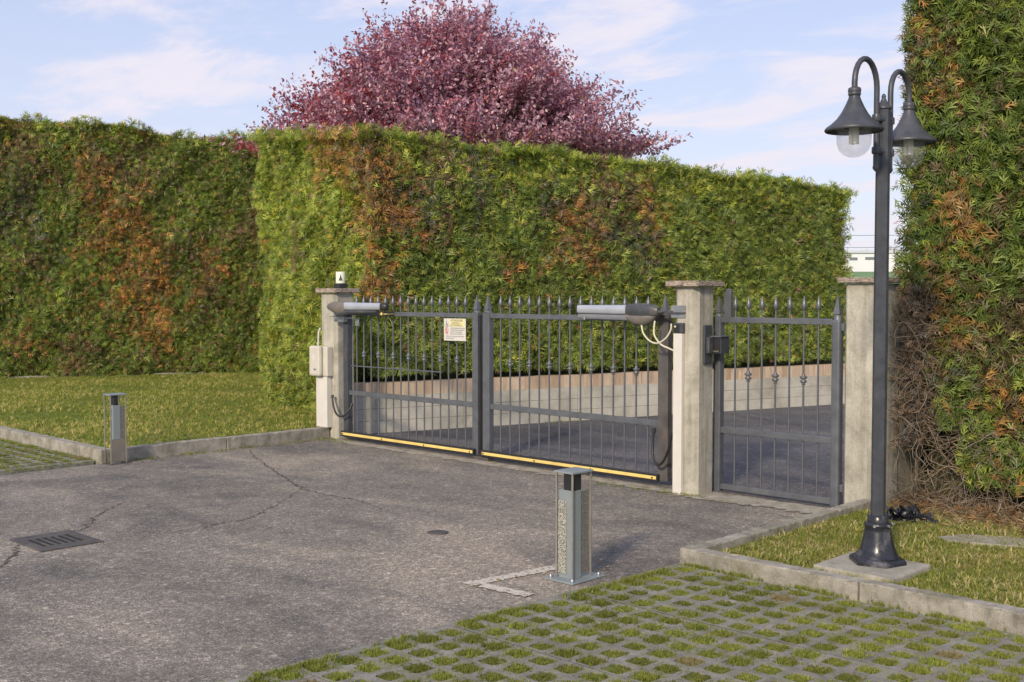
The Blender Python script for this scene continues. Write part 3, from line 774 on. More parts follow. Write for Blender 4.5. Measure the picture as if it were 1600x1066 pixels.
BR = [(-3.76, 8.4, 3.65, 0.15, 1), (-3.61, 8.4, 3.29, 0.13, 1), (-3.86, 8.4, 3.33, 0.13, 2), (-3.52, 8.4, 2.37, 0.15, 1), (-3.49, 8.4, 2.11, 0.15, 1), (-3.59, 8.4, 2.47, 0.09, 1), (-3.21, 8.4, 2.31, 0.13, 2), (-3.28, 8.4, 1.23, 0.26, 2), (-3.15, 8.4, 1.51, 0.21, 2), (-3.68, 8.4, 1.8, 0.13, 1), (-3.6, 8.4, 1.6, 0.13, 1), (-3.53, 8.4, 1.41, 0.11, 1), (-3.8, 8.4, 2.68, 0.11, 2), (-3.09, 8.4, 0.86, 0.14, 1), (-3.03, 8.4, 0.2, 0.14, 1), (-3.27, 8.4, 3.16, 0.1, 2), (-4.01, 8.4, 3.49, 0.13, 2), (-3.34, 8.4, 1.84, 0.09, 2), (-3.92, 8.4, 2.35, 0.1, 3),
      (-3.86, 8.35, 0.95, 0.22, 3), (-3.86, 8.35, 1.3, 0.2, 2), (-3.82, 8.35, 0.6, 0.2, 3)]

# left hedge
hl = empty('tall_hedge', (-20.5, 11, 0), 'very tall dull green clipped hedge with brown scorched patches behind the left lawn', 'hedge')
A, B = (-22.4, 7.1), (-19.2, 13.8); nl = (0.903, -0.43)
Lh = lambda s: 5.10 - 0.42 * s + 0.05 * np.sin(s * 17)
def inset(p, n, d): return (p[0] - n[0] * d, p[1] - n[1] * d)
Q = [A, B, inset(B, nl, 2.0), inset(A, nl, 2.0)]
Ps = [face_points(A, B, 0.12, 5.1, 4.7, nl, 1500, 0.24, Lh, 0.12), top_points(Q, lambda s, t: Lh(s), 420)]
n_ = 1800; s_ = rng.random(n_); P_ = np.zeros((n_, 3)); P_[:, :2] = np.array(A) + (np.array(B) - np.array(A)) * s_[:, None] - np.array(nl) * rng.uniform(0, .3, (n_, 1)); P_[:, 2] = Lh(s_) + rng.random(n_) ** 2 * .22 * (.6 + .4 * np.sin(s_ * 50))
Ps.append((P_, np.repeat(np.array([[0, 0, 1.0]]), n_, 0)))
f1 = hedge_foliage('foliage', Ps, BL, 0.21, hl, lambda P: np.clip((P[:, 2] - 4.45) * 0.9, 0.05, 0.7), dry=0.16, gain=(1.24, 1.30, 1.35))  # sunlit top rim put into leaf colour: more yellow-green sprays higher up
i1 = [inset(p, nl, 0.24) for p in (A, B)] + [inset(p, nl, 1.9) for p in (B, A)]
core_poly(i1, 0.0, [4.85, 4.45, 4.45, 4.85], 'inner_branches', hl)
for ch in hl.children: ch.location = (20.5, -11, 0)

a_ = np.array((-22.2, 7.35)); b_ = np.array((-19.3, 13.5)); q_ = []
for p_, o_ in ((a_, -0.10), (b_, -0.10), (b_, -.22), (a_, -.22)): q_.append((p_[0] + nl[0] * o_, p_[1] + nl[1] * o_))
tag(MB().prism(q_, 0.0, 0.13).build('kerb', M['kerb']), kind='structure')

# middle hedge
hm = empty('clipped_hedge', (-10.5, 12, 0), 'long clipped green hedge on the low wall behind the double gate', 'hedge')
A, B = np.array((-10.72, 8.55)), np.array((-8.36, 16.15)); C_, D = np.array((-11.2, 17.0)), np.array((-14.2, 9.22))
nm = (0.955, -0.297); ne = (-0.187, -0.982)
zf = lambda s: 3.60 - 0.14 * s - 0.20 * s ** 2 + 0.03 * np.sin(s * 25) - 0.10 * np.exp(-((s - 0.20) / 0.06) ** 2) * 0
ze = lambda s: 3.60 + 0.36 * s
P1 = face_points(A, B, 0.72, 3.66, 3.32, nm, 2000, 0.20, zf, 0.09)
P2 = face_points(A, D, 0.12, 3.66, 4.05, ne, 2000, 0.20, ze, 0.10)
k = ~((P2[0][:, 2] < 0.85) & (P2[0][:, 0] > -11.15)); P2 = (P2[0][k], P2[1][k])
P3 = face_points(B, C_, 0.3, 3.32, 3.3, (0.287, 0.958), 900, 0.25, None, 0.08)
# round off the top and the far corner, let the foot of the end swell
p, n = P1; sfr = (p[:, 1] - A[1]) / (B[1] - A[1])
p[:, :2] -= np.array(nm) * (np.clip(p[:, 2] - 3.0, 0, 1) ** 2 * 0.30 + np.clip(sfr - 0.93, 0, 1)[:] ** 1.0 * 3.0)[:, None]
p, n = P2
T = top_points([A, B, C_, D], lambda s, t: (zf(s) * (1 - t) + (3.95 - 0.65 * s) * t), 600)
def crest(A, B, zfun, n, w=.10, up=.16):
    s = rng.random(n); P = np.zeros((n, 3)); P[:, :2] = np.array(A) + (np.array(B) - np.array(A)) * s[:, None] + rng.normal(0, w, (n, 2)); P[:, 2] = zfun(s) + rng.random(n) ** 2 * up * (0.6 + 0.4 * np.sin(s * 60))
    return P, np.repeat(np.array([[0, 0, 1.0]]), n, 0)
hedge_foliage('foliage', [P1, P2, P3, T, crest(A - np.array(nm) * .15, B - np.array(nm) * .15, zf, 2200), crest(A, D, ze, 900)], BM, 0.175, hm,
              lambda P: np.where((P[:, 0] < -11.0) & (P[:, 1] < 9.6), 0.60, np.where(P[:, 2] > 3.2 - 0.03 * (P[:, 1] - 8), 0.55, 0.15)), dry=0.04, gain=(1.30, 1.34, 1.55))  # yellow-green leaf colour on the end face; along the top it paints sunlight
core_poly([(-10.98, 8.85), (-8.66, 16.0), (-11.2, 16.7), (-13.9, 9.5)], 0.0, [3.42, 3.08, 3.1, 3.8], 'inner_branches', hm)
for ch in hm.children: ch.location = (10.5, -12, 0)

# right hedge
hr = empty('overgrown_hedge', (-3.0, 9, 0), 'towering conifer hedge with orange dead sprays and bare twiggy foot behind street lamp', 'hedge')
A, B = np.array((-3.98, 8.42)), np.array((-1.2, 8.42))
P1 = face_points(A, B, 0.25, 5.6, 5.6, (0, -1), 2500, 0.26, None, 0.10)
P2 = face_points(A + np.array((0, 1.7)), A, 1.7, 5.6, 5.6, (-1, 0), 1500, 0.22, None, 0.06)
P1 = list(P1); k = ~((P1[0][:, 2] < 1.75) & (P1[0][:, 0] < -3.74 + 0.06 * np.sin(P1[0][:, 2] * 9)) )
k &= ~((P1[0][:, 2] < 0.78 + 0.10 * np.sin(P1[0][:, 0] * 11)) & (P1[0][:, 0] < -3.45) )
k &= P1[0][:, 2] > 0.25
P1 = (P1[0][k], P1[1][k])
hedge_foliage('foliage', [P1, P2], BR, 0.135, hr, lambda P: np.clip(0.10 + (P[:, 2] < 1.5) * 0.12, 0, 1), upb=0.8, dry=0.10, gain=(1.0, 1.10, 1.2))
core_poly([(-3.84, 8.75), (-1.2, 8.75), (-1.2, 10.0), (-3.84, 10.0)], 0.75, [5.4] * 4, 'inner_branches', hr)
core_poly([(-4.35, 9.06), (-1.2, 8.95), (-1.2, 9.9), (-4.35, 9.9)], -0.02, [1.75] * 4, 'inner_branches', hr)
# dead brown leaves on the lower left column
N = 1500
P = np.zeros((N, 3)); P[:, 0] = rng.normal(-3.83, 0.06, N); P[:, 1] = 8.36 + rng.uniform(-.06, .22, N); P[:, 2] = rng.uniform(0.55, 1.78, N)
col = np.array([(0.20, 0.135, 0.085), (0.13, 0.10, 0.07), (0.26, 0.19, 0.13), (0.16, 0.15, 0.13)])[rng.integers(0, 4, N)] * rng.uniform(.7, 1.3, (N, 1))
fr = frames(rng.standard_normal((N, 3)), rng.standard_normal((N, 3)))
batch('dead_leaves', FV[:20], FF[:5], P, fr, 0.085 * rng.uniform(.5, 1.2, N), col, M['twig'], hr, 0.1)
# bare twigs and stems at the foot
def twig_mesh(name, specs, mat, parent, cols, sides=4):
    V = []; F = []; CC = []
    for (pts, r0), cc in zip(specs, cols):
        b = MB(); n = len(pts); b.tube(pts, [r0 * (1 - 0.75 * i / (n - 1)) for i in range(n)], sides, False)
        o_ = len(V); V += [tuple(v) for v in b.v]; F += [tuple(i + o_ for i in f) for f in b.f]; CC += [(*cc, 1)] * len(b.v)
    F = np.array(F); return np_obj(name, V, F.ravel(), np.arange(len(F)) * 4, np.full(len(F), 4), mat, parent, smooth=True, vcol=np.array(CC))
specs = []; cols = []
for i in range(800):
    x = random.uniform(-3.92, -3.1); p_ = Vector((x, 8.45 + random.uniform(-.05, .25), random.choice([0.05, random.uniform(.1, .8)])))
    if random.random() < 0.4: p_ = Vector((random.gauss(-3.82, .05), 8.42 + random.uniform(-.05, .2), random.uniform(.5, 1.6)))
    d = Vector((random.uniform(-.8, .8), random.uniform(-1.0, .1), random.uniform(-.25, .9))).normalized(); pts = [p_.copy()]
    stp = random.uniform(.03, .07)
    for k in range(7):
        d = (d + Vector((random.gauss(0, .3), random.gauss(0, .25), random.gauss(-.05, .3)))).normalized()
        p_ = p_ + d * stp; p_.z = max(p_.z, 0.07); p_.y = max(p_.y, 8.12); pts.append(p_.copy())
    specs.append((pts, random.uniform(.002, .0055))); c_ = random.choice([(0.26, 0.22, 0.18), (0.19, 0.15, 0.12), (0.33, 0.28, 0.22), (0.22, 0.16, 0.10)])
    cols.append(c_)
for i in range(7):
    x = -3.85 + i * 0.32 + random.uniform(-.05, .05); z = 0.03; pts = []
    for k in range(7): pts.append((x + random.gauss(0, .02), 8.6 + random.uniform(-.04, .04), z + k * .25))
    specs.append((pts, random.uniform(.015, .035))); cols.append((0.22, 0.17, 0.13))
twig_mesh('bare_twigs', specs, M['twig'], hr, cols)
for ch in hr.children: ch.location = (3.0, -9, 0)

# needle litter under the right hedge
N = 5200
P = scat(-3.95, -1.3, 7.72, 8.75, N); P[:, 2] = RZ + 0.012 + rng.random(N) * 0.045 * np.clip((P[:, 1] - 7.7), 0, 1)
P[:, 1] = 8.75 - (8.75 - P[:, 1]) * rng.uniform(.2, 1, N)
d = rng.standard_normal((N, 3)); d[:, 2] *= 0.25; nh = rng.standard_normal((N, 3)); nh[:, 2] = 1.0
col = np.array([(0.24, 0.17, 0.09), (0.30, 0.23, 0.13), (0.18, 0.12, 0.07), (0.30, 0.16, 0.07)])[rng.integers(0, 4, N)] * rng.uniform(.7, 1.25, (N, 1))
o = batch('needle_litter', FV[:12], FF[:3], P, frames(d, nh), 0.10 * rng.uniform(.5, 1.2, N), col, M['twig'], None, 0.1)
tag(o, 'dry brown needle litter on the ground under the right hedge', 'litter', None, 'stuff')

# a few fallen leaves and pale chips on the asphalt
N = 46
P = np.concatenate([scat(-10.6, -4.4, 7.55, 7.9, 20), scat(-10.7, -10.5, 5.2, 7.8, 12), scat(-4.7, -4.2, 4.4, 5.6, 14)]); P[:, 2] = 0.008
fr = frames(np.c_[rng.standard_normal((N, 2)), rng.normal(0, .1, N)], np.c_[rng.normal(0, .25, (N, 2)), np.ones(N)])
col = np.array([(0.33, 0.22, 0.10), (0.40, 0.33, 0.20), (0.24, 0.14, 0.07)])[rng.integers(0, 3, N)]
LFV = [(0, 0, 0), (.25, .35, .08), (.2, .75, .05), (0, 1, 0), (-.2, .75, .05), (-.25, .35, .08)]; LFF = [(0, 1, 2, 3), (0, 3, 4, 5)]
o = batch('fallen_leaves', LFV, LFF, P, fr, 0.035 * rng.uniform(.6, 1.3, N), col, M['twig'])
tag(o, 'scattered dry fallen leaves on the asphalt by the gates and kerbs', 'leaves', None, 'stuff')

# ================================================================== PLUM TREE
tx, ty = -14.4, 13.25
tree = empty('purple_leaf_tree', (tx, ty, 0), 'broad purple-leaved plum tree rising behind the middle hedge', 'tree')
tm = MB(); tm.tube(catmull([(0, 0, 0), (0.05, 0, .8), (-.03, .05, 1.6), (0, 0, 2.2)], 5), [0.19 - 0.003 * i for i in range(16)], 10)
tm.build('trunk', M['bark'], tree)
CR = Vector((0, 0, 4.15))      # crown centre (local)
RX, RZU, RZD = 3.12, 2.45, 1.0
def radii(ux, uy, uz):
    return 1.0
# limbs
limbs = MB(); tips = []
F_r = Vector((0.716, 0.698, 0)); F_f = Vector((-0.698, 0.716, 0))
for i in range(11):
    a = 2 * math.pi * i / 11 + random.uniform(-.2, .2); el = random.uniform(.25, 1.2)
    end = Vector((math.cos(a) * math.cos(el) * RX * .8, math.sin(a) * math.cos(el) * RX * .8, CR.z + math.sin(el) * RZU * .75 - .2))
    st = Vector((0, 0, random.uniform(1.7, 2.2))); mid = st.lerp(end, .5) + Vector((random.gauss(0, .2), random.gauss(0, .2), .35))
    pts = catmull([st, mid, end], 7); limbs.tube(pts, [0.085 * (1 - .85 * k / (len(pts) - 1)) for k in range(len(pts))], 7)
    for k in range(5):
        q = pts[random.randint(4, len(pts) - 2)]; e2 = q + (q - CR).normalized() * random.uniform(.3, .7) + Vector((random.gauss(0, .25), random.gauss(0, .25), random.gauss(.1, .1)))
        limbs.tube(catmull([q, q.lerp(e2, .5) + Vector((0, 0, .1)), e2], 5), [0.03 * (1 - .08 * k2) for k2 in range(11)], 5)
limbs.build('limbs', M['bark'], tree)
# twigs with leaves
NT = 7600
u = rng.standard_normal((NT, 3)); u /= np.linalg.norm(u, axis=1, keepdims=True)
u[:, 2] = np.where(u[:, 2] < -0.35, -u[:, 2], u[:, 2])
rad = np.where(rng.random(NT) < 0.72, rng.uniform(.80, 1.0, NT), rng.uniform(.45, .8, NT))
# main shoots: lobes make the outline uneven
lob = 1 + 0.13 * np.sin(np.arctan2(u[:, 1], u[:, 0]) * 5 + u[:, 2] * 4) + 0.10 * np.sin(np.arctan2(u[:, 1], u[:, 0]) * 9 - u[:, 2] * 11 + 2)
hor = np.sqrt(u[:, 0] ** 2 + u[:, 1] ** 2)
cone = 1 - 0.26 * np.clip(u[:, 2], 0, 1) * hor * 2
sc_ = rad * lob * cone
base = np.stack([u[:, 0] * RX * sc_, u[:, 1] * RX * sc_, CR.z + np.where(u[:, 2] > 0, u[:, 2] * RZU, u[:, 2] * RZD * (1.25 - hor * 1.1)) * sc_], 1)
d = u * np.array([.9, .9, .65]) + np.array([0, 0, .65]) + 0.30 * rng.standard_normal((NT, 3)); d /= np.linalg.norm(d, axis=1, keepdims=True)
keep = rng.random(NT) < np.clip(0.55 + 0.6 * np.sin(base[:, 0] * 2.1 + base[:, 2] * 2.9) * np.sin(base[:, 1] * 1.9 - base[:, 2] * 2.2) + 0.36, 0.10, 1)
base, d = base[keep], d[keep]; NT = len(base)
TL = rng.uniform(.35, .75, NT) * np.where(rad[keep] > .93, 1.35, 1.0); nL = 28
tpar = np.linspace(0.05, 1, nL)
ctr = base[:, None, :] + d[:, None, :] * (TL[:, None] * (tpar[None] - .45))[:, :, None]
ctr[:, :, 2] -= (0.10 * (tpar ** 2))[None] * 0.6
ctr += rng.normal(0, .018, ctr.shape)
dl = d[:, None, :] * .35 + rng.standard_normal((NT, nL, 3)) * .75
ctr = ctr.reshape(-1, 3); dl = dl.reshape(-1, 3); N = len(ctr)
fr = frames(dl, rng.standard_normal((N, 3)) * .7 + np.array([0, 0, .9]))
PP = np.array([(0.33, 0.175, 0.240), (0.37, 0.195, 0.255), (0.22, 0.125, 0.190), (0.40, 0.180, 0.220), (0.50, 0.36, 0.42)])
tw = np.repeat(rng.integers(0, 5, NT), nL); ci = np.where(rng.random(N) < .6, tw, rng.integers(0, 5, N))
col = PP[ci] * 1.2 * rng.uniform(.65, 1.35, (N, 1))
red = (np.repeat(rng.random(NT) < np.clip(0.13 - 0.12 * (base @ np.array([.716, .698, 0])) - .02 * (base[:, 2] - 3), 0.02, .5), nL)); col[red] = np.array([0.40, 0.10, 0.12]) * rng.uniform(.7, 1.3, (red.sum(), 1))
odd = rng.random(N) < 0.006; col[odd] = (0.30, 0.26, 0.05)
batch('crown', LFV, LFF, ctr, fr, 0.070 * rng.uniform(.65, 1.25, N), col, M['plum'], tree, 0.06)

# ================================================================== PILLARS
def pillar(name, x0, x1, y0, y1, zt, cap_t, over, label, cham=0.03, extra=None):
    t = empty(name, ((x0 + x1) / 2, (y0 + y1) / 2, 0), label, 'pillar'); off = ((x0 + x1) / 2, (y0 + y1) / 2, 0)
    c = cham; poly = [(x0 + c, y0), (x1 - c, y0), (x1, y0 + c), (x1, y1 - c), (x1 - c, y1), (x0 + c, y1), (x0, y1 - c), (x0, y0 + c)]
    mb = MB(); mb.prism(poly, -0.05, zt); mb.build('shaft', M['pillar'], t, off)
    bm = bmesh.new(); bmesh.ops.create_cube(bm, size=1)
    for v in bm.verts: v.co = Vector(((x0 + x1) / 2 + v.co.x * (x1 - x0 + 2 * over), (y0 + y1) / 2 + v.co.y * (y1 - y0 + 2 * over), zt + .003 + cap_t / 2 + v.co.z * (cap_t - .004)))
    bmesh.ops.bevel(bm, geom=bm.edges[:], offset=.008, segments=1, affect='EDGES'); bmesh.ops.subdivide_edges(bm, edges=bm.edges[:], cuts=9, use_grid_fill=True)
    for v in bm.verts:
        v.co += Vector((random.uniform(-1, 1), random.uniform(-1, 1), random.uniform(-.6, .6))) * .0035
    mb = MB(); bm.verts.index_update(); mb.add([v.co.copy() for v in bm.verts], [[v.index for v in f.verts] for f in bm.faces]); bm.free(); mb.build('cap', M['cap'], t, off)
    return t
pillar('gate_pillar', -10.955, -10.645, 7.955, 8.235, 1.712, 0.058, 0.042, 'concrete gate pillar farthest left, with a beacon on its cap')
pillar('gate_pillar', -5.69, -5.449, 7.803, 8.082, 1.760, 0.052, 0.052, 'stained concrete gate pillar between the double gate and the small gate', 0.042)
pillar('gate_pillar', -4.285, -3.995, 8.142, 8.50, 1.784, 0.046, 0.045, 'pale concrete gate pillar standing just behind the street lamp', 0.02)
fin = MB().box(-4.20, -4.02, 8.503, 8.98, -0.05, 1.70, 0.01).build('concrete_wall', M['pillar'])
tag(fin, 'short concrete wall end hidden by dead twigs behind the right pillar', 'wall')

# ================================================================== GATES
def bud(mb, x, y, z0, z1, r=0.016):
    h = z1 - z0
    mb.lathe([(0.006, z0), (r * .75, z0 + .12 * h), (r, z0 + .30 * h), (r * .8, z0 + .52 * h), (r * .35, z0 + .78 * h), (0.0015, z1)], x, y, 8)
def knob_shape(mb, x, y, z):
    mb.lathe([(0.009, z - .050), (0.016, z - .042), (0.012, z - .034), (0.027, z - .022), (0.027, z - .012), (0.013, z - .002), (0.030, z + .010), (0.030, z + .022), (0.012, z + .030), (0.016, z + .038), (0.009, z + .046)], x, y, 10)
def pyramid(mb, x, y, z0, z1, r=0.034):
    mb.lathe([(r, z0), (r * .95, z0 + .012), (r * .55, z0 + (z1 - z0) * .5), (0.002, z1)], x, y, 4, False, math.pi / 4)
def leaf_gate(name, x0, x1, y, label, stile_l, stile_r, nb, group, knobs, zb=0.10, thin=None, rust=None, mid=(0.53, 0.583), strip=True, cat='gate'):
    """x0..x1 clear field; stile tuples (xa, xb, material, spike)"""
    t = empty(name, (x0, y, 0), label, cat, group); off = (x0, y, 0)
    for s in (stile_l, stile_r):
        if s is None: continue
        mb = MB(); mb.box(s[0], s[1], y - .033, y + .033, s[3] if len(s) > 3 else 0.05, 1.515, 0.008)
        mb.lathe([((s[1] - s[0]) * .48, 1.515), ((s[1] - s[0]) * .40, 1.532), ((s[1] - s[0]) * .2, 1.545)], (s[0] + s[1]) / 2, y, 12)
        mb.build('stile', M[s[2]], t, off)
        mb = MB(); pyramid(mb, (s[0] + s[1]) / 2, y, 1.543, 1.695, 0.040); mb.build('spike', M['gate'], t, off)
    for (z0, z1) in ((1.457, 1.505), mid, (zb - .045, zb)):
        mb = MB(); mb.box(x0, x1, y - .022, y + .022, z0, z1, 0.004); mb.build('rail', M['gate'], t, off)
    pitch = (x1 - x0) / (nb + 1)
    proto = {}
    for i in range(nb):
        x = x0 + pitch * (i + 1)
        kn = i in knobs
        if kn not in proto:
            mb = MB(); mb.tube([(0, 0, zb - .01), (0, 0, mid[0] + .01)], .0085, 8, False); mb.tube([(0, 0, mid[1] - .01), (0, 0, 1.46)], .0085, 8, False); mb.tube([(0, 0, 1.50), (0, 0, 1.585)], .0085, 8, False)
            bud(mb, 0, 0, 1.565, 1.688, .024)
            if kn: knob_shape(mb, 0, 0, 1.010)
            o = mb.build('bar', M['gate'], t)
            proto[kn] = o
        else:
            o = proto[kn].copy(); C.objects.link(o); o.parent = t
        o.location = (x - x0, 0, 0)
    if thin:
        mb = MB(); mb.tube([(thin[0], y, thin[2]), (thin[1], y, thin[2])], .008, 8); mb.build('thin_rail', M['gate'], t, off)
    return t
GY = 8.0
knb = {1, 3, 5, 7, 9, 11, 13}
gl = leaf_gate('gate_leaf', -10.44, -8.352, GY, 'left half of the grey iron double gate, carrying a warning notice', None, (-8.352, -8.268, 'gate'), 15, 'grey iron double gate leaves', knb, thin=(-10.42, -8.85, 0.87))
gr = leaf_gate('gate_leaf', -8.098, -5.975, GY, 'right half of the grey iron double gate with a rusty hinge stile', (-8.195, -8.098, 'gate'), (-5.975, -5.865, 'rust'), 15, 'grey iron double gate leaves', knb)
# hinge stile of the left leaf, slightly forward of the pillar
mb = MB(); mb.box(-10.525, -10.44, GY - .035, GY + .035, 0.03, 1.50, 0.006); mb.build('stile', M['darkgrey'], gl, (-10.44, GY, 0))
# meeting rubber strips
for g, xa, xb, x0 in ((gl, -8.268, -8.240, -10.44), (gr, -8.226, -8.197, -8.098)):
    mb = MB(); mb.box(xa, xb, GY - .02, GY + .025, 0.06, 1.49, 0.004); mb.build('rubber_edge', M['black'], g, (x0, GY, 0))
for g, xa, xb, x0 in ((gl, -10.535, -8.29, -10.44), (gr, -8.19, -5.945, -8.098)):
    mb = MB(); mb.box(xa, xb, GY - .075, GY - .036, 0.045, 0.110, 0.006); mb.build('safety_edge', M['black'], g, (x0, GY, 0))
    mb = MB(); mb.box(xa + .03, xb - .01, GY - .082, GY - .076, 0.065, 0.094, 0.002); s_ = mb.build('yellow_band', M['yellow'], g, (x0, GY, 0))
    mb = MB()
    for k in range(4):
        mb = MB(); xx = xa + .05 + (xb - xa - .10) * k / 3; mb.tube([(xx, GY - .082, .078), (xx, GY - .086, .078)], .009, 8)
        mb.build('screw', M['black'], g, (x0, GY, 0))
# ground stop under the meeting stiles
mb = MB(); mb.box(-8.32, -8.10, GY - .05, GY + .04, 0.0, 0.035, 0.005); tag(mb.build('gate_stop', M['iron']), 'small iron ground stop under the meeting stiles of the double gate', 'gate stop')

# pedestrian gate
pg = leaf_gate('small_gate', -5.425, -4.385, 8.15, 'narrow grey iron pedestrian gate between two concrete pillars', (-5.495, -5.425, 'gate', 0.0), None, 7, None, {1, 3, 5}, zb=0.068, mid=(0.508, 0.56))
mb = MB(); mb.box(-4.385, -4.312, 8.115, 8.19, 0.0, 1.50, 0.018); mb.lathe([(0.036, 1.495), (0.032, 1.525), (0.018, 1.545)], -4.348, 8.152, 14); mb.build('stile', M['gate'], pg, (-5.425, 8.15, 0))
mb = MB(); pyramid(mb, -4.348, 8.152, 1.543, 1.697, .040); mb.build('spike', M['gate'], pg, (-5.425, 8.15, 0))
mb = MB()
for z in (1.44, 0.16):
    mb = MB(); mb.box(-4.312, -4.284, 8.135, 8.17, z - .03, z + .03, .004); mb.build('hinge', M['gate'], pg, (-5.425, 8.15, 0))
# steel post behind the middle pillar
mb = MB(); mb.box(-5.447, -5.375, 8.195, 8.235, 1.46, 1.745, .006); tag(mb.build('steel_plate', M['gate']), 'dark upright steel plate behind the spike at the top of the middle pillar', 'plate')

# lock of the small gate
lk = empty('gate_lock', (-5.44, 8.0, 1.27), 'dark electric lock box with hood fixed to the middle pillar at the small gate', 'lock'); off = (-5.44, 8.0, 1.27)
mb = MB(); mb.box(-5.448, -5.425, 7.885, 8.00, 1.11, 1.44, .011); mb.build('back_plate', M['lamp_iron'], lk, off)
mb = MB(); mb.box(-5.424, -5.39, 7.90, 7.965, 1.20, 1.34, .010); mb.build('lock_body', M['darkgrey'], lk, off)
mb = MB(); mb.box(-5.421, -5.322, 7.975, 8.10, 1.20, 1.335, .004); mb.build('lock_box', M['darkgrey'], lk, off)
mb = MB(); mb.box(-5.424, -5.312, 7.955, 8.105, 1.337, 1.349, .003); mb.build('hood', M['gate'], lk, off)
mb = MB(); mb.box(-5.414, -5.329, 7.969, 7.974, 1.212, 1.325); mb.build('front_panel', M['black'], lk, off)
mb = MB(); mb.box(-5.405, -5.338, 7.964, 7.968, 1.214, 1.224); mb.build('brass_lip', M['taupe'], lk, off)

# ---- swing gate operators
def loft(mb, secs, n=16):
    """secs: list of (x, yc, zc, ry, rz, sq)"""
    vs = []
    for (x, yc, zc, ry, rz, sq) in secs:
        for k in range(n):
            a = 2 * math.pi * k / n; ca, sa = math.cos(a), math.sin(a)
            vs.append((x, yc + ry * math.copysign(abs(ca) ** sq, ca), zc + rz * math.copysign(abs(sa) ** sq, sa)))
    fs = [(i * n + k, i * n + (k + 1) % n, (i + 1) * n + (k + 1) % n, (i + 1) * n + k) for i in range(len(secs) - 1) for k in range(n)]
    mb.add(vs, fs, True); mb.add(vs[:n], [tuple(reversed(range(n)))]); mb.add(vs[-n:], [tuple(range(n))])
ay = 7.83
op = empty('gate_operator', (-10.4, ay, 1.55), 'swing gate motor arm with taupe housing on the left pillar', 'gate motor', 'swing gate motor arms'); off = (-10.4, ay, 1.55)
mb = MB(); loft(mb, [(-10.645, ay, 1.555, .008, .008, 1), (-10.60, ay, 1.557, .035, .035, .8), (-10.50, ay, 1.552, .055, .062, .7), (-10.40, ay, 1.545, .06, .075, .6), (-10.30, ay, 1.545, .055, .072, .6), (-10.27, ay, 1.555, .045, .055, .6)]); mb.build('housing', M['taupe'], op, off)
mb = MB(); loft(mb, [(-10.46, ay - .006, 1.470, .030, .012, .7), (-10.40, ay - .004, 1.475, .052, .032, .7), (-10.20, ay, 1.500, .045, .028, .7), (-9.72, ay, 1.508, .028, .016, .6)]); mb.build('lower_housing', M['darkgrey'], op, off)
mb = MB(); loft(mb, [(-10.275, ay, 1.565, .044, .045, .45), (-9.63, ay, 1.565, .040, .038, .45)]); mb.build('silver_cover', M['silver'], op, off)
mb = MB(); loft(mb, [(-9.632, ay, 1.562, .043, .042, .5), (-9.57, ay, 1.562, .040, .040, .6), (-9.55, ay, 1.56, .02, .025, .8)]); mb.build('end_cap', M['black'], op, off)
mb = MB(); mb.box(-10.62, -10.42, 7.90, 7.95, 1.38, 1.44, .004); mb.box(-10.56, -10.50, 7.80, 7.95, 1.44, 1.452, .002); mb.box(-10.53, -10.20, 7.865, 7.96, 1.425, 1.432); mb.box(-10.25, -10.18, 7.93, 7.935, 1.34, 1.43, .001); mb.build('bracket', M['rawsteel'], op, off)
mb = MB(); mb.box(-9.72, -9.60, 7.86, 7.975, 1.478, 1.486); mb.tube([(-9.66, 7.84, 1.47), (-9.66, 7.84, 1.50)], .012, 8); mb.build('gate_bracket', M['yellow'], op, off)

op = empty('gate_operator', (-6.3, ay, 1.55), 'swing gate motor arm with dark housing and cream cables by the middle pillar', 'gate motor', 'swing gate motor arms'); off = (-6.3, ay, 1.55)
mb = MB(); loft(mb, [(-6.20, ay, 1.560, .046, .048, .5), (-6.14, ay, 1.555, .056, .064, .55), (-6.02, ay, 1.557, .058, .063, .55), (-5.91, ay, 1.555, .05, .052, .6), (-5.865, ay, 1.55, .03, .035, .7)]); mb.build('housing', M['darkgrey'], op, off)
mb = MB(); loft(mb, [(-6.19, ay - .003, 1.505, .045, .030, .7), (-6.12, ay - .003, 1.485, .054, .055, .8), (-6.02, ay - .003, 1.480, .056, .060, .9), (-5.93, ay, 1.50, .045, .045, .9), (-5.88, ay, 1.53, .02, .02, 1)]); mb.build('motor_belly', M['taupe'], op, off)
mb = MB(); loft(mb, [(-6.77, ay, 1.563, .038, .038, .45), (-6.17, ay, 1.563, .044, .043, .45)]); mb.build('silver_cover', M['silver'], op, off)
mb = MB(); loft(mb, [(-6.775, ay + .01, 1.500, .03, .024, .4), (-6.17, ay + .01, 1.493, .035, .028, .4)]); mb.build('lower_rail', M['midgrey'], op, off)
mb = MB(); mb.box(-6.785, -6.771, ay - .04, ay + .04, 1.52, 1.603, .005); mb.build('end_cap', M['black'], op, off)
mb = MB(); mb.box(-6.70, -6.66, 7.80, 7.975, 1.478, 1.492, .002); mb.tube([(-6.68, 7.795, 1.47), (-6.68, 7.795, 1.50)], .013, 8); mb.build('gate_bracket', M['rawsteel'], op, off)
mb = MB(); mb.tube([(-5.88, ay, 1.545), (-5.76, ay - .01, 1.552), (-5.69, 7.79, 1.548)], [.02, .013, .012], 8); mb.box(-5.76, -5.56, 7.77, 7.80, 1.535, 1.548, .002); mb.build('tail_link', M['darkgrey'], op, off)
mb = MB(); mb.box(-5.708, -5.560, 7.792, 7.8025, 1.500, 1.605, .002); mb.build('wall_plate', M['rawsteel'], op, off)
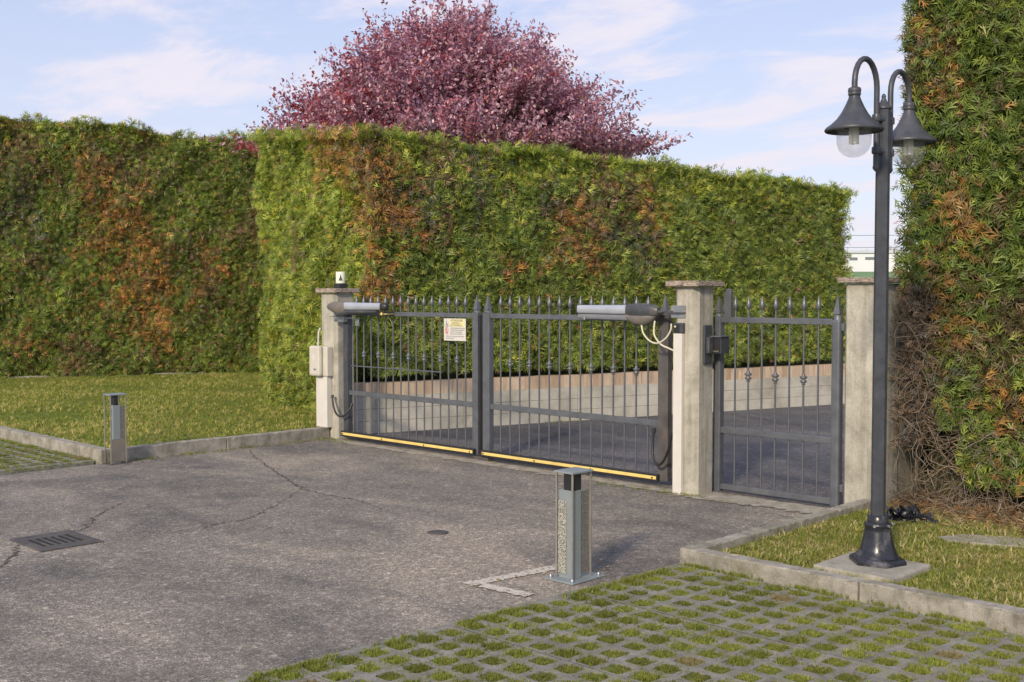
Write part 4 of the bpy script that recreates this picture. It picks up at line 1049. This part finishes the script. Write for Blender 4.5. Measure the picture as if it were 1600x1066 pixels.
for pts in ([(-6.03, 7.80, 1.435), (-6.0, 7.79, 1.36), (-5.93, 7.78, 1.30), (-5.84, 7.77, 1.278), (-5.75, 7.77, 1.32), (-5.695, 7.77, 1.39), (-5.69, 7.775, 1.45)],
            [(-5.885, 7.80, 1.47), (-5.885, 7.79, 1.40), (-5.87, 7.78, 1.34), (-5.80, 7.775, 1.27), (-5.72, 7.775, 1.24), (-5.655, 7.785, 1.215)]):
    mb = MB(); mb.tube(catmull(pts, 6), .0075, 8); mb.build('cable', M['cable'], op, off)

# photocell, cable cover
t = empty('photocell', (-5.61, 7.78, 1.42), 'small black photocell box above the white cable cover on the middle pillar', 'photocell'); off = (-5.61, 7.78, 1.42)
mb = MB(); mb.box(-5.665, -5.565, 7.765, 7.802, 1.372, 1.458, .008); mb.build('case', M['darkgrey'], t, off)
mb = MB(); mb.box(-5.655, -5.600, 7.758, 7.764, 1.380, 1.445, .002); mb.build('lens_plate', M['black'], t, off)
mb = MB(); mb.tube([(-5.637, 7.757, 1.427), (-5.637, 7.754, 1.427)], .009, 10); mb.build('lens', M['cable'], t, off)
mb = MB(); mb.box(-5.662, -5.572, 7.762, 7.802, 0.005, 1.368, .007); cc = mb.build('cable_cover', M['white'])
tag(cc, 'tall white cable cover running down the front of the middle pillar', 'cable cover')
mb = MB(); mb.tube([(-5.735, 7.93, 0.02), (-5.735, 7.93, 1.42)], .011, 8); tag(mb.build('conduit_pipe', M['midgrey']), 'thin grey conduit pipe beside the white cable cover at the middle pillar', 'pipe')
# rubber hoses across both hinges
def hose(name, pts, label):
    mb = MB(); mb.tube(catmull(pts, 8), .011, 8)
    for p_, q_ in ((pts[0], pts[1]), (pts[-1], pts[-2])):
        a = Vector(p_); b = a.lerp(Vector(q_), .35); mb.tube([a, b], .018, 10)
    return tag(mb.build(name, M['black']), label, 'hose', 'black hinge hoses')
hose('cable_hose', [(-10.655, 7.90, .52), (-10.63, 7.89, .44), (-10.58, 7.88, .34), (-10.50, 7.88, .285), (-10.42, 7.90, .30), (-10.375, 7.94, .37), (-10.37, 7.97, .43)], 'black cable hose looping over the hinge at the left pillar')
hose('cable_hose', [(-5.985, 7.93, .52), (-5.99, 7.92, .38), (-5.97, 7.90, .27), (-5.91, 7.88, .205), (-5.83, 7.86, .25), (-5.74, 7.82, .38), (-5.69, 7.79, .52)], 'black cable hose looping over the rusty hinge by the middle pillar')

# control box on the left pillar
t = empty('control_box', (-10.8, 7.9, .9), 'cream plastic control box on the front of the left pillar', 'control box'); off = (-10.8, 7.9, .9)
mb = MB(); mb.box(-10.93, -10.70, 7.865, 7.953, .735, 1.085, .012); mb.build('case', M['cream'], t, off)
mb = MB(); mb.box(-10.985, -10.775, 7.805, 7.864, .738, 1.095, .028); mb.build('lid', M['cream'], t, off)
mb = MB(); mb.box(-10.905, -10.855, 7.8015, 7.8045, .915, .985); mb.build('sticker', M['white'], t, off)
mb = MB()
for xx in (-10.885, -10.868, -10.851): mb.box(xx, xx + .012, 7.8015, 7.8045, .807, .825)
mb.build('logo', M['midgrey'], t, off)
mb = MB(); mb.box(-10.945, -10.73, 7.88, 7.953, 0.13, .732, .006); tag(mb.build('cable_board', M['white']), 'white cable duct below the control box on the left pillar', 'cable duct')
mb = MB(); mb.tube([(-10.965, 7.93, 1.09), (-10.962, 7.935, 1.25), (-10.945, 7.95, 1.30)], .012, 8); tag(mb.build('conduit_pipe', M['cream']), 'short cream conduit rising from the control box at the left pillar', 'pipe')
# beacon
t = empty('beacon', (-10.72, 8.08, 1.771), 'small flashing beacon with pale lens on the cap of the left pillar', 'beacon')
mb = MB(); mb.box(-.062, .062, -.062, .062, 0, .058, .012); mb.build('base', M['black'], t)
mb = MB(); mb.lathe([(.056, .059), (.056, .186), (.050, .195)], 0, 0, 24)
mm, nt_, pp = new_mat('beacon_lens'); pp.inputs['Base Color'].default_value = (0.72, 0.74, 0.58, 1); pp.inputs['Roughness'].default_value = .3
mb.build('lens', mm, t)
mb = MB(); a_ = Vector((.6, .8, 0)); n_b = Vector((.8, -.6, 0)) * .0575
mb.add([n_b + a_ * u_ + Vector((0, 0, z0_)) for u_, z0_ in ((-.022, .09), (.022, .09), (.008, .135), (0, .17), (-.009, .135))], [(0, 1, 2, 3, 4)])
mb.build('bulb_reflection', M['darkgrey'], t)  # flat dark shape painting the reflection of the bulb on the lens

# ---- warning notice on the left leaf
t = empty('warning_notice', (-8.60, 7.955, 1.33), 'white and yellow warning notice wired to the left gate leaf', 'sign'); off = (0, 0, 0)
t.rotation_euler = (0, 0, 0)
W, H = 0.335, 0.232
def flat(mb, x0, x1, z0, z1, y): mb.add([(x0, y, z0), (x1, y, z0), (x1, y, z1), (x0, y, z1)], [(0, 1, 2, 3)])
mb = MB(); mb.box(-W / 2, W / 2, 0, .004, -H / 2, H / 2, .001); mb.build('panel', M['white'], t)
ylw = paint('notice_yellow', (0.72, 0.66, 0.36), .5, 0, .05); ink = paint('notice_ink', (0.10, 0.10, 0.11), .6, 0, .1); redm = paint('notice_red', (0.60, 0.10, 0.13), .5, 0, .1); gink = paint('notice_grey_ink', (0.27, 0.27, 0.33), .6, 0, .1)
mb = MB(); flat(mb, -.075, W / 2 - .01, .030, H / 2 - .006, -.001); mb.build('yellow_field', ylw, t)
def text_rows(name, rows, mat):
    for (x, z, size, s_) in rows:
        cu = bpy.data.curves.new(name, 'FONT'); cu.body = s_; cu.size = size; cu.extrude = 0.0003
        ob = bpy.data.objects.new(name, cu); C.objects.link(ob)
        dg = bpy.context.evaluated_depsgraph_get(); me = bpy.data.meshes.new_from_object(ob.evaluated_get(dg)); bpy.data.objects.remove(ob)
        me.materials.clear(); me.materials.append(mat)
        o2 = bpy.data.objects.new(name, me); C.objects.link(o2); o2.parent = t; o2.location = (x, -.0022, z); o2.rotation_euler = (R(90), 0, 0)
text_rows('heading', [(-.062, .086, .030, 'ATTENZIONE'), (-.050, .061, .026, 'CANCELLO'), (-.067, .036, .028, 'AUTOMATICO')], ink)
text_rows('small_print', [(-.066, .010, .017, 'NON SOSTARE NEL RAGGIO'), (-.066, -.010, .017, 'DI AZIONE DEL CANCELLO'), (-.066, -.030, .017, 'VIETATO IL PASSAGGIO'), (-.074, -.050, .017, 'DURANTE IL MOVIMENTO'), (-.135, -.075, .016, 'APERTURA E CHIUSURA AUTOMATICA'), (-.135, -.096, .016, 'LASCIARE LIBERO')], gink)
mb = MB()
mb.add([(-.135, -.001, .045), (-.120, -.001, .045), (-.128, -.001, .105)], [(0, 1, 2)]); mb.add([(-.112, -.001, .040), (-.100, -.001, .040), (-.105, -.001, .072)], [(0, 1, 2)]); flat(mb, -.155, -.092, .033, .038, -.001)
mb.build('pictogram', ink, t)
mb = MB(); n = 28
vs = [(-.122 + r_ * math.cos(2 * math.pi * k / n) * .82, -.001, -.012 + r_ * math.sin(2 * math.pi * k / n) * 1.25) for r_ in (.024, .031) for k in range(n)]
mb.add(vs, [(k, (k + 1) % n, n + (k + 1) % n, n + k) for k in range(n)]); mb.add([(-.140, -.0012, .012), (-.134, -.0012, .016), (-.104, -.0012, -.036), (-.110, -.0012, -.040)], [(0, 1, 2, 3)])
mb.build('prohibition_ring', redm, t)
mb = MB(); mb.add([(-.127, -.0008, -.034), (-.119, -.0008, -.034), (-.116, -.0008, .004), (-.130, -.0008, .004)], [(0, 1, 2, 3)]); mb.build('hand_mark', ink, t)

# ================================================================== STREET LAMP
lx, ly = -3.094, 6.322
mb = MB(); mb.box(-3.345, -2.84, 6.0, 6.50, 0.0, .088, .012); sb = mb.build('lamp_slab', M['slab'])
tag(sb, 'square concrete slab under the street lamp in the right lawn', 'slab')
lp = empty('street_lamp', (lx, ly, .089), 'dark iron street lamp with two hanging bell lanterns beside the right pillar', 'street lamp')
def z_(z): return z - .089
mb = MB()
mb.lathe([(.168, 0), (.170, .018), (.158, .032), (.128, .045), (.118, .058)], 0, 0, 6, False, R(14))
mb.lathe([(.128, .040), (.112, .062), (.100, .095), (.089, .14), (.080, .19), (.075, .212), (.080, .222), (.081, .236), (.070, .244)], 0, 0, 24, True)
mb.build('base', M['lamp_base'], lp)
mb = MB(); mb.lathe([(.062, .240), (.062, .282), (.054, .288)], 0, 0, 20); mb.build('collar', M['lamp_base'], lp)
mb = MB()
for k in range(3):
    mb = MB(); a = R(14 + 60 * k - 90); mb.tube([(.074 * math.cos(a), .074 * math.sin(a), .231), (.090 * math.cos(a), .090 * math.sin(a), .231)], .010, 6)
    mb.build('bolt', M['rawsteel'], lp)
mb = MB(); mb.lathe([(.043, .286), (.0425, 1.4), (.0405, z_(2.795))], 0, 0, 8, False, R(22.5)); mb.build('post', M['lamp_iron'], lp)
mb = MB(); mb.lathe([(.047, z_(2.795)), (.049, z_(2.803)), (.040, z_(2.812)), (.022, z_(2.835)), (.011, z_(2.862)), (.014, z_(2.868)), (.010, z_(2.880)), (.001, z_(2.888))], 0, 0, 18); mb.build('finial', M['lamp_iron'], lp)
for sgn in (-1, 1):
    ya = sgn * .088; yc = -.360 if sgn < 0 else .338; r_ = abs(yc - ya) / 2; cy_ = (ya + yc) / 2
    z0, zarc = z_(2.44), z_(2.905)
    pts = [(0, ya, z0), (0, ya, z_(2.6)), (0, ya, zarc)]
    for k in range(1, 13):
        a = math.pi * k / 12; pts.append((0, cy_ - sgn * r_ * math.cos(a), zarc + r_ * 1.12 * math.sin(a)))
    pts.append((0, yc, z_(2.86)))
    arm = MB(); arm.tube(pts, .0165, 12)
    arm.lathe([(.002, z0 - .02), (.012, z0 - .012), (.019, z0), (.019, z0 + .012)], 0, ya, 10)
    for zz in (z_(2.545), z_(2.735)):
        arm.lathe([(.024, zz - .02), (.026, zz - .012), (.026, zz + .012), (.024, zz + .02)], 0, ya, 10)
        arm.tube([(0, ya * .25, zz), (0, ya, zz)], [.030, .015], 12)
    arm.build('arm', M['lamp_iron'], lp)
    # lantern: neck nut, bell shade, bowl
    nk = MB(); nk.lathe([(.018, z_(2.822)), (.032, z_(2.828)), (.037, z_(2.840)), (.033, z_(2.846)), (.037, z_(2.852)), (.035, z_(2.872)), (.018, z_(2.880))], 0, yc, 12); nk.build('neck_nut', M['lamp_iron'], lp)
    sh = MB()
    prof = [(.162, z_(2.630)), (.165, z_(2.636)), (.156, z_(2.650)), (.128, z_(2.670)), (.098, z_(2.698)), (.076, z_(2.728)), (.058, z_(2.760)), (.043, z_(2.792)), (.034, z_(2.814)), (.031, z_(2.826))]
    sh.lathe(prof, 0, yc, 32, True, 0, False); sh.lathe([(a - .003, b - .004) for a, b in reversed(prof)], 0, yc, 32, True, 0, False)
    sh.lathe([(.159, z_(2.626)), (.162, z_(2.630))], 0, yc, 32, True, 0, False); sh.lathe([(.060, z_(2.648)), (.112, z_(2.645)), (.128, z_(2.664))], 0, yc, 28, True, 0, False)
    shade = sh.build('lamp_shade', M['lamp_iron'], lp)
    bw = MB(); bw.lathe([(.004, z_(2.478)), (.030, z_(2.482)), (.060, z_(2.497)), (.084, z_(2.523)), (.095, z_(2.558)), (.097, z_(2.600)), (.097, z_(2.648))], 0, yc, 28, True, 0, False); bw.build('glass_bowl', M['bowl'], lp)
    bulb = MB()
    for dx_, dy_ in ((-.013, -.013), (.013, -.013), (-.013, .013), (.013, .013)): bulb.tube([(dx_, yc + dy_, z_(2.645)), (dx_, yc + dy_, z_(2.556))], .011, 10)
    bulb.tube([(0, yc, z_(2.66)), (0, yc, z_(2.615))], .028, 14)
    bulb.build('bulb', M['tube'], lp)

# ================================================================== BOLLARD LIGHTS
def bollard(px, py, label, H, hx=.0, plate=True, steel=False, dx=.125, dy=.165, head=.085):
    """px,py: front (+x,-y) corner post; body runs to -x and +y"""
    t = empty('bollard_light', (px, py, 0), label, 'bollard light', 'steel frame bollard lights along the drive')
    z0 = .012
    if plate:
        mb = MB(); mb.box(-dx - .045, .055, -.060, dy + .075, 0.002, z0, .003); mb.build('base_plate', M['bollard'], t)
        for (bx, by) in ((-dx - .02, -.03), (.03, dy + .04), (.03, -.035), (-dx - .02, dy + .04)):
            mb = MB(); mb.lathe([(.011, z0), (.011, z0 + .014), (.006, z0 + .02)], bx, by, 6); mb.build('anchor_bolt', M['rawsteel'], t)
    else: z0 = 0.0
    for (bx, by) in ((0, 0), (-dx, 0), (0, dy), (-dx, dy)):
        mb = MB(); mb.box(bx - .005, bx + .005, by - .005, by + .005, z0, H - .004, .0015); mb.build('corner_rod', M['rod'], t)
    mb = MB(); mb.box(-dx - .012, .012, -.012, dy + .012, H - .004, H + .008, .002); mb.build('top_plate', M['bollard'], t)
    hb = H - head - .02
    w = dy * .52
    bx0 = -dx + (.07 if steel else .012)
    mb = MB(); mb.box(bx0, -.007, (.04 if steel else .007), w + (.02 if steel else 0), z0, hb, .002); mb.build('body', M['bollard'], t)
    mb = MB(); mb.box(-dx * .62, -.006, (.045 if steel else .009), w, hb + .001, H - .006, .002); hd = mb.build('lamp_head', M['black'], t)
    # perforated sheet on the narrow front side and on the far half of the wide side
    if not steel:
        mb = MB(); mb.box(-dx + .010, -dx * .42, .001, .0062, z0 + .03, hb - .065); mb.build('perforated_sheet', M['perf'], t)
    mb = MB(); mb.box(-.012, -.008, w + (.024 if steel else .004), dy - .008, z0 + .02, hb - .01); mb.build('perforated_sheet', M['perf_dull'], t)
    if steel:
        mb = MB(); mb.box(-.006, .0005, .006, dy - .006, z0 + .02, H * .36, .001); mb.build('steel_panel', M['steelplate'], t)
    return t
bollard(-4.318, 4.935, 'nearest grey bollard light with perforated side on the asphalt', .645)
b2 = bollard(-10.63, 5.165, 'distant slim bollard light standing against the left kerb corner', .695, plate=False, steel=True, dx=.13, dy=.16)
mb = MB(); mb.box(-.16, .03, -.03, .20, 0, .006, .002); mb.build('base_plate', M['iron'], b2)

# ================================================================== SMALL THINGS
# black film heap by the right pillar
def heap(cx, cy, rx, ry, h, z0, seed):
    r = random.Random(seed); bm = bmesh.new(); bmesh.ops.create_icosphere(bm, subdivisions=4, radius=1)
    for v in bm.verts:
        a = math.atan2(v.co.y, v.co.x); q = v.co.copy()
        k = 1 + .22 * math.sin(a * 3 + seed) + .14 * math.sin(a * 7 + q.z * 6) + .10 * math.sin(q.x * 17 + q.y * 13) + .08 * math.sin(q.y * 23 - q.z * 19) + r.uniform(-.05, .05)
        v.co = Vector((cx + q.x * rx * k, cy + q.y * ry * k, z0 + max(-.01, q.z * h * k * (0.75 + .35 * math.sin(a * 5 + q.x * 9)))))
    vs = [v.co.copy() for v in bm.verts]; bm.verts.index_update(); fs = [[v.index for v in f.verts] for f in bm.faces]; bm.free(); return vs, fs
mb = MB()
for a in ((-3.60, 7.86, .11, .09, .09, .05, 3), (-3.70, 7.78, .09, .07, .05, .05, 5), (-3.50, 7.84, .10, .06, .04, .05, 8), (-3.56, 7.80, .07, .06, .075, .05, 11)):
    v_, f_ = heap(*a); mb.add(v_, f_)
for i in range(26):
    a = random.uniform(0, 6.28); rr = random.uniform(.02, .14); x, y = -3.60 + math.cos(a) * rr * 1.2, 7.82 + math.sin(a) * rr * .7
    d1 = Vector((random.gauss(0, 1), random.gauss(0, 1), random.uniform(.1, 1.2))).normalized() * random.uniform(.05, .10); d2 = Vector((random.gauss(0, 1), random.gauss(0, 1), random.gauss(0, .4))).normalized() * .03
    p0 = Vector((x, y, .07)); mb.add([p0 - d2, p0 + d2, p0 + d1 + d2 * .6, p0 + d1 * 1.3 - d2 * .2], [(0, 1, 2, 3)])
tag(mb.build('plastic_film', M['bag']), 'crumpled black plastic film lying at the foot of the right pillar', 'plastic film')
bm_pts = [(-3.16, 7.33), (-3.05, 7.28), (-2.85, 7.35), (-2.60, 7.45), (-2.50, 7.60), (-2.62, 7.72), (-2.85, 7.66), (-3.08, 7.52)]
mb = MB(); mb.prism(bm_pts, .04, .075); tag(mb.build('stone_slab', M['slab']), 'flat worn stone slab sunk in the grass under the right hedge', 'slab')

# ================================================================== FAR BACKGROUND
bank = MB(); bank.add([(-60, 40, -.06), (10, 110, -.06), (-10, 130, 4.2), (-80, 60, 4.2), (-120, 95, 4.6), (-50, 165, 4.6)], [(0, 1, 2, 3), (3, 2, 5, 4)])
# green bank rising behind the gap right of the hedge
def pt(lat, dist): return (-0.698 * dist + 0.716 * lat, 0.716 * dist + 0.698 * lat)
v0 = [(*pt(-10, 40), -.055), (*pt(60, 40), -.055), (*pt(80, 62), 2.95), (*pt(-10, 62), 2.95), (*pt(-10, 90), 3.0), (*pt(110, 90), 3.0)]
bank = MB(); bank.add(v0, [(0, 1, 2, 3), (3, 2, 5, 4)]); tag(bank.build('hill', M['field']), kind='structure')
whitew = paint('white_render', (0.70, 0.71, 0.74), .7, 0, .06, 1.0)
darkw = paint('window_dark', (0.16, 0.18, 0.21), .2)
roofm = paint('roof_pale', (0.52, 0.55, 0.60), .6, 0, .08, .8)
def building(name, lat0, lat1, dist, depth, z0, z1, label, gable=0, wins=()):
    c0 = pt((lat0 + lat1) / 2, dist); t = empty(name, (*c0, z0), label, 'building', rz=R(44.3)); w = (lat1 - lat0) / 2; h = z1 - z0
    mb = MB(); mb.box(-w, w, 0, depth, -.5, h)
    if gable: mb.add([(-w, 0, h), (w, 0, h), (0, 0, h + gable)], [(0, 1, 2)]); mb.add([(-w, depth, h), (w, depth, h), (0, depth, h + gable)], [(2, 1, 0)])
    mb.build('wall', whitew, t)
    mb = MB()
    if gable:
        e = .15
        for s_ in (-1, 1): mb.add([(s_ * (w + e), -e, h - e * .5), (s_ * (w + e), depth + e, h - e * .5), (0, depth + e, h + gable), (0, -e, h + gable), (s_ * (w + e), -e, h - e * .5 + .1), (s_ * (w + e), depth + e, h - e * .5 + .1), (0, depth + e, h + gable + .1), (0, -e, h + gable + .1)], [(0, 1, 2, 3), (4, 7, 6, 5), (0, 3, 7, 4), (1, 5, 6, 2), (0, 4, 5, 1)])
    else: mb.box(-w - .1, w + .1, -.1, depth + .1, h + .002, h + .15)
    mb.build('roof', roofm, t)
    for (a, b, za, zb_) in wins:
        mb = MB(); mb.box(a, b, -.04, -.004, za, zb_); mb.build('window', darkw, t)
building('farm_shed', 18.2, 22.6, 64, 6, 2.7, 4.05, 'long low pale farm shed far off left of the lamp post', 0, [(-1.2, -.75, .95, 1.1), (-.3, .4, .98, 1.12)])
building('small_house', 21.9, 25.6, 63, 5, 2.6, 3.75, 'small white gabled house far off right of the lamp post', .75, [(-1.35, .1, .35, .75)])
# faint far trees
N = 2600
lat = rng.uniform(14, 34, N); q = pt(lat, 88 + rng.uniform(0, 6, N)); P = np.stack([q[0], q[1], 3.0 + rng.random(N) * (1.4 + .8 * np.sin(lat * 1.3) + .4 * np.sin(lat * 3.1))], 1)
fr = frames(np.c_[rng.normal(0, .5, (N, 2)), np.abs(rng.normal(1, .3, N))], rng.standard_normal((N, 3)))
o = batch('far_trees', FV, FF, P, fr, .9 * rng.uniform(.5, 1.1, N), np.array([(0.42, 0.36, 0.34)]) * rng.uniform(.8, 1.2, (N, 1)), M['twig'])
tag(o, 'far pale line of bare trees on the horizon right of the hedge', 'trees', None, 'stuff')
pl_ = empty('power_line', (*pt(19.5, 70), 0), 'thin overhead wires crossing far behind the right pillar', 'power line')
for zz in (5.35, 4.60):
    a = pt(0, 70); b = pt(50, 70); c0 = pt(19.5, 70); mb = MB(); mb.tube([(a[0] - c0[0], a[1] - c0[1], zz + .1), (0, 0, zz), (b[0] - c0[0], b[1] - c0[1], zz + .2)], .018, 5); mb.build('wire', M['midgrey'], pl_)
